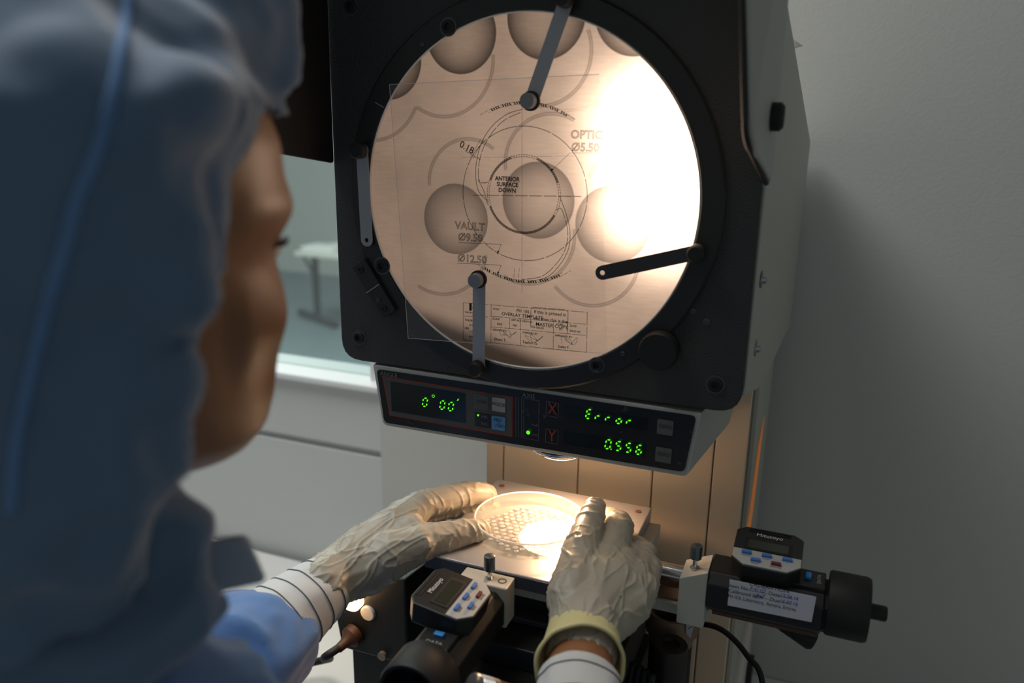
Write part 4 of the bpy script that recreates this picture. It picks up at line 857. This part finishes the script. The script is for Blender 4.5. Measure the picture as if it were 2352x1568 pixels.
# knitted cuffs
def cuff(a, d, L, r0, r1, stripes, squash=1.):
    u, v, d = frame(d); bm = nb(); seg = 160; rings = []; n = 40
    for i in range(n+1):
        t = i/n; r = r0+(r1-r0)*t**1.2
        if t < .05: r -= (.05-t)*.03
        ring_ = []
        for k in range(seg):
            an = 2*math.pi*k/seg; rr = r+(.00045 if k % 2 else 0)+.0018*noise.noise(V((math.cos(an)*2, math.sin(an)*2, t*3)))
            ring_.append(bm.verts.new(a+d*(L*t)+(u*math.cos(an)+v*math.sin(an)*squash)*rr))
        rings.append(ring_)
    for A, B2 in zip(rings, rings[1:]):
        for k in range(seg): bm.faces.new((A[k], A[(k+1) % seg], B2[(k+1) % seg], B2[k]))
    inner = [bm.verts.new(a+d*.004+(w_.co-a-d*0)*.0+(rings[0][i].co-a)*.88) for i, w_ in enumerate(rings[0])]
    for k in range(seg): bm.faces.new((rings[0][(k+1) % seg], rings[0][k], inner[k], inner[(k+1) % seg]))
    o = finish('knit_cuff', bm, mat('white_knit', (.66, .67, .66), .9, bump=(700, .3, .0004)), PE, smooth=True)
    for t in stripes:
        bm = nb(); r = r0+(r1-r0)*t**1.2+.0006; ring2 = []
        pts = []
        for k in range(81):
            an = 2*math.pi*k/80; rr = r+.0018*noise.noise(V((math.cos(an)*2, math.sin(an)*2, t*3)))
            pts.append(a+d*(L*t)+(u*math.cos(an)+v*math.sin(an)*squash)*rr)
        tube(bm, pts, .00055, 6); finish('cuff_stripe', bm, mat('grey_thread', (.10, .11, .12), .9), PE, o, smooth=True)
    return o
cuff(WL+cu*.012, cu, .088, .0285, .041, (.09, .27, .45, .62, .80))
cr_ = (WR2-WR).normalized(); cuff(WR2-cr_*.004, (ER-WR2)*.35+cr_*.05, .075, .030, .034, (.13, .4, .7))
# gloved hands
latex = mat('latex_glove', (.54, .49, .395), .42, bump=(300, .10, .0006), var=(30, .60), sss=.15)
def wrinkle(p, ax, o0):
    t = (p-o0).dot(ax); q = (p-o0)-ax*t; f = smoothstep(.085, .125, t)
    n1 = noise.noise(q*80+ax*(t*22)); n2 = noise.noise(q*45+ax*(t*30)+V((9, 4, 2))); n3 = noise.noise(q*30+ax*(t*105)+V((3, 8, 5)))
    l = .0014*(1-abs(n1))**16+.0014*(1-abs(n2))**26; c = .0016*(1-abs(n3))**10
    return l*(1-f)+c*(.15+.85*f)-.0002
def glove(chains, w0, w1, voxel=.0013):
    b = nb(); o0 = atD(*w0); ax = (atD(*w1)-o0).normalized()
    for c in chains: chain(b, D3(c))
    b = fuse(b, voxel, 9); displace(b, lambda p: wrinkle(p, ax, o0)); return b
LW = (776, 1320, .755, .0265); 
Lh = [[(740, 1345, .735, .0255), LW, (850, 1262, .785, .0265), (925, 1195, .805, .020), (968, 1160, .815, .0145)],
      [LW, (860, 1262, .795, .024), (940, 1188, .832, .0165)], [LW, (860, 1270, .80, .022), (915, 1208, .850, .015)],
      [LW, (845, 1300, .77, .0265), (900, 1272, .770, .0235), (965, 1248, .775, .0175)], [(850, 1262, .785, .024), (940, 1215, .79, .015), (965, 1230, .785, .014)],
      [(960, 1162, .815, .0148), (1040, 1140, .838, .0133), (1090, 1131, .853, .0120), (1118, 1134, .862, .0112)],
      [(945, 1180, .832, .0145), (1040, 1163, .862, .0122), (1095, 1160, .868, .0112), (1127, 1162, .872, .0098)],
      [(925, 1195, .850, .014), (985, 1185, .880, .0118), (1003, 1195, .892, .0100)], [(905, 1215, .855, .013), (955, 1205, .882, .0105), (972, 1210, .890, .009)],
      [(900, 1272, .770, .0225), (965, 1247, .777, .0172), (1040, 1229, .790, .0142), (1082, 1219, .797, .0122), (1104, 1214, .802, .0100)]]
finish('glove', glove(Lh, (776, 1320, .755), (960, 1190, .815)), latex, PE, smooth=True, label='latex glove with the thumb and index finger spread on the dish')
Rh = [[(1336, 1490, .642, .0285), (1345, 1430, .662, .029), (1372, 1350, .692, .0265), (1393, 1290, .722, .0165)],
      [(1345, 1430, .662, .027), (1400, 1350, .695, .026), (1430, 1298, .726, .0165)], [(1350, 1430, .664, .026), (1430, 1360, .695, .0225), (1458, 1322, .718, .0155)],
      [(1350, 1440, .662, .025), (1440, 1385, .688, .0205), (1474, 1350, .705, .0140)], [(1335, 1440, .66, .024), (1312, 1370, .675, .0205), (1328, 1290, .708, .0172)],
      [(1318, 1350, .68, .0205), (1331, 1275, .715, .0165), (1351, 1212, .750, .0135), (1364, 1176, .770, .0112), (1367, 1165, .776, .0102)],
      [(1398, 1298, .722, .0165), (1422, 1206, .777, .0138), (1396, 1190, .800, .0108), (1376, 1205, .805, .0095)],
      [(1430, 1302, .726, .0150), (1462, 1256, .788, .0108), (1440, 1240, .812, .0098), (1425, 1248, .815, .009)],
      [(1458, 1328, .718, .0145), (1484, 1270, .772, .0108), (1464, 1262, .798, .0095), (1450, 1270, .805, .0088)],
      [(1474, 1356, .705, .0132), (1494, 1304, .748, .0104), (1478, 1296, .775, .0090), (1464, 1304, .785, .0082)],
      [(1331, 1325, .700, .0165), (1365, 1325, .703, .015), (1395, 1325, .708, .016)]]
finish('glove', glove(Rh, (1340, 1470, .648), (1400, 1290, .722)), latex, PE, smooth=True, label='latex glove seen from the back with a rolled yellow edge')
# rolled cuff of the right glove
u, v, d = frame(cr_); b = nb(); seg = 64; A = atD(1338, 1478, .646); pr = [(-.012, .0285), (.006, .0305), (.018, .0330), (.0225, .0350), (.0245, .0345), (.0245, .0325), (.020, .0312), (.004, .0285)]
rings = []
for al, r in pr:
    rings.append([b.verts.new(A+d*(al+.010*math.cos(2*math.pi*k/seg+2.2)*smoothstep(0, .02, al))+(u*math.cos(2*math.pi*k/seg)+v*math.sin(2*math.pi*k/seg))*(r+.0012*noise.noise(V((math.cos(2*math.pi*k/seg)*2.5, math.sin(2*math.pi*k/seg)*2.5, al*60))))) for k in range(seg)])
for A2, B2 in zip(rings, rings[1:]):
    for k in range(seg): b.faces.new((A2[k], A2[(k+1) % seg], B2[(k+1) % seg], B2[k]))
finish('glove_cuff', b, mat('yellow_latex', (.72, .66, .34), .5, sss=.1), PE, smooth=True)
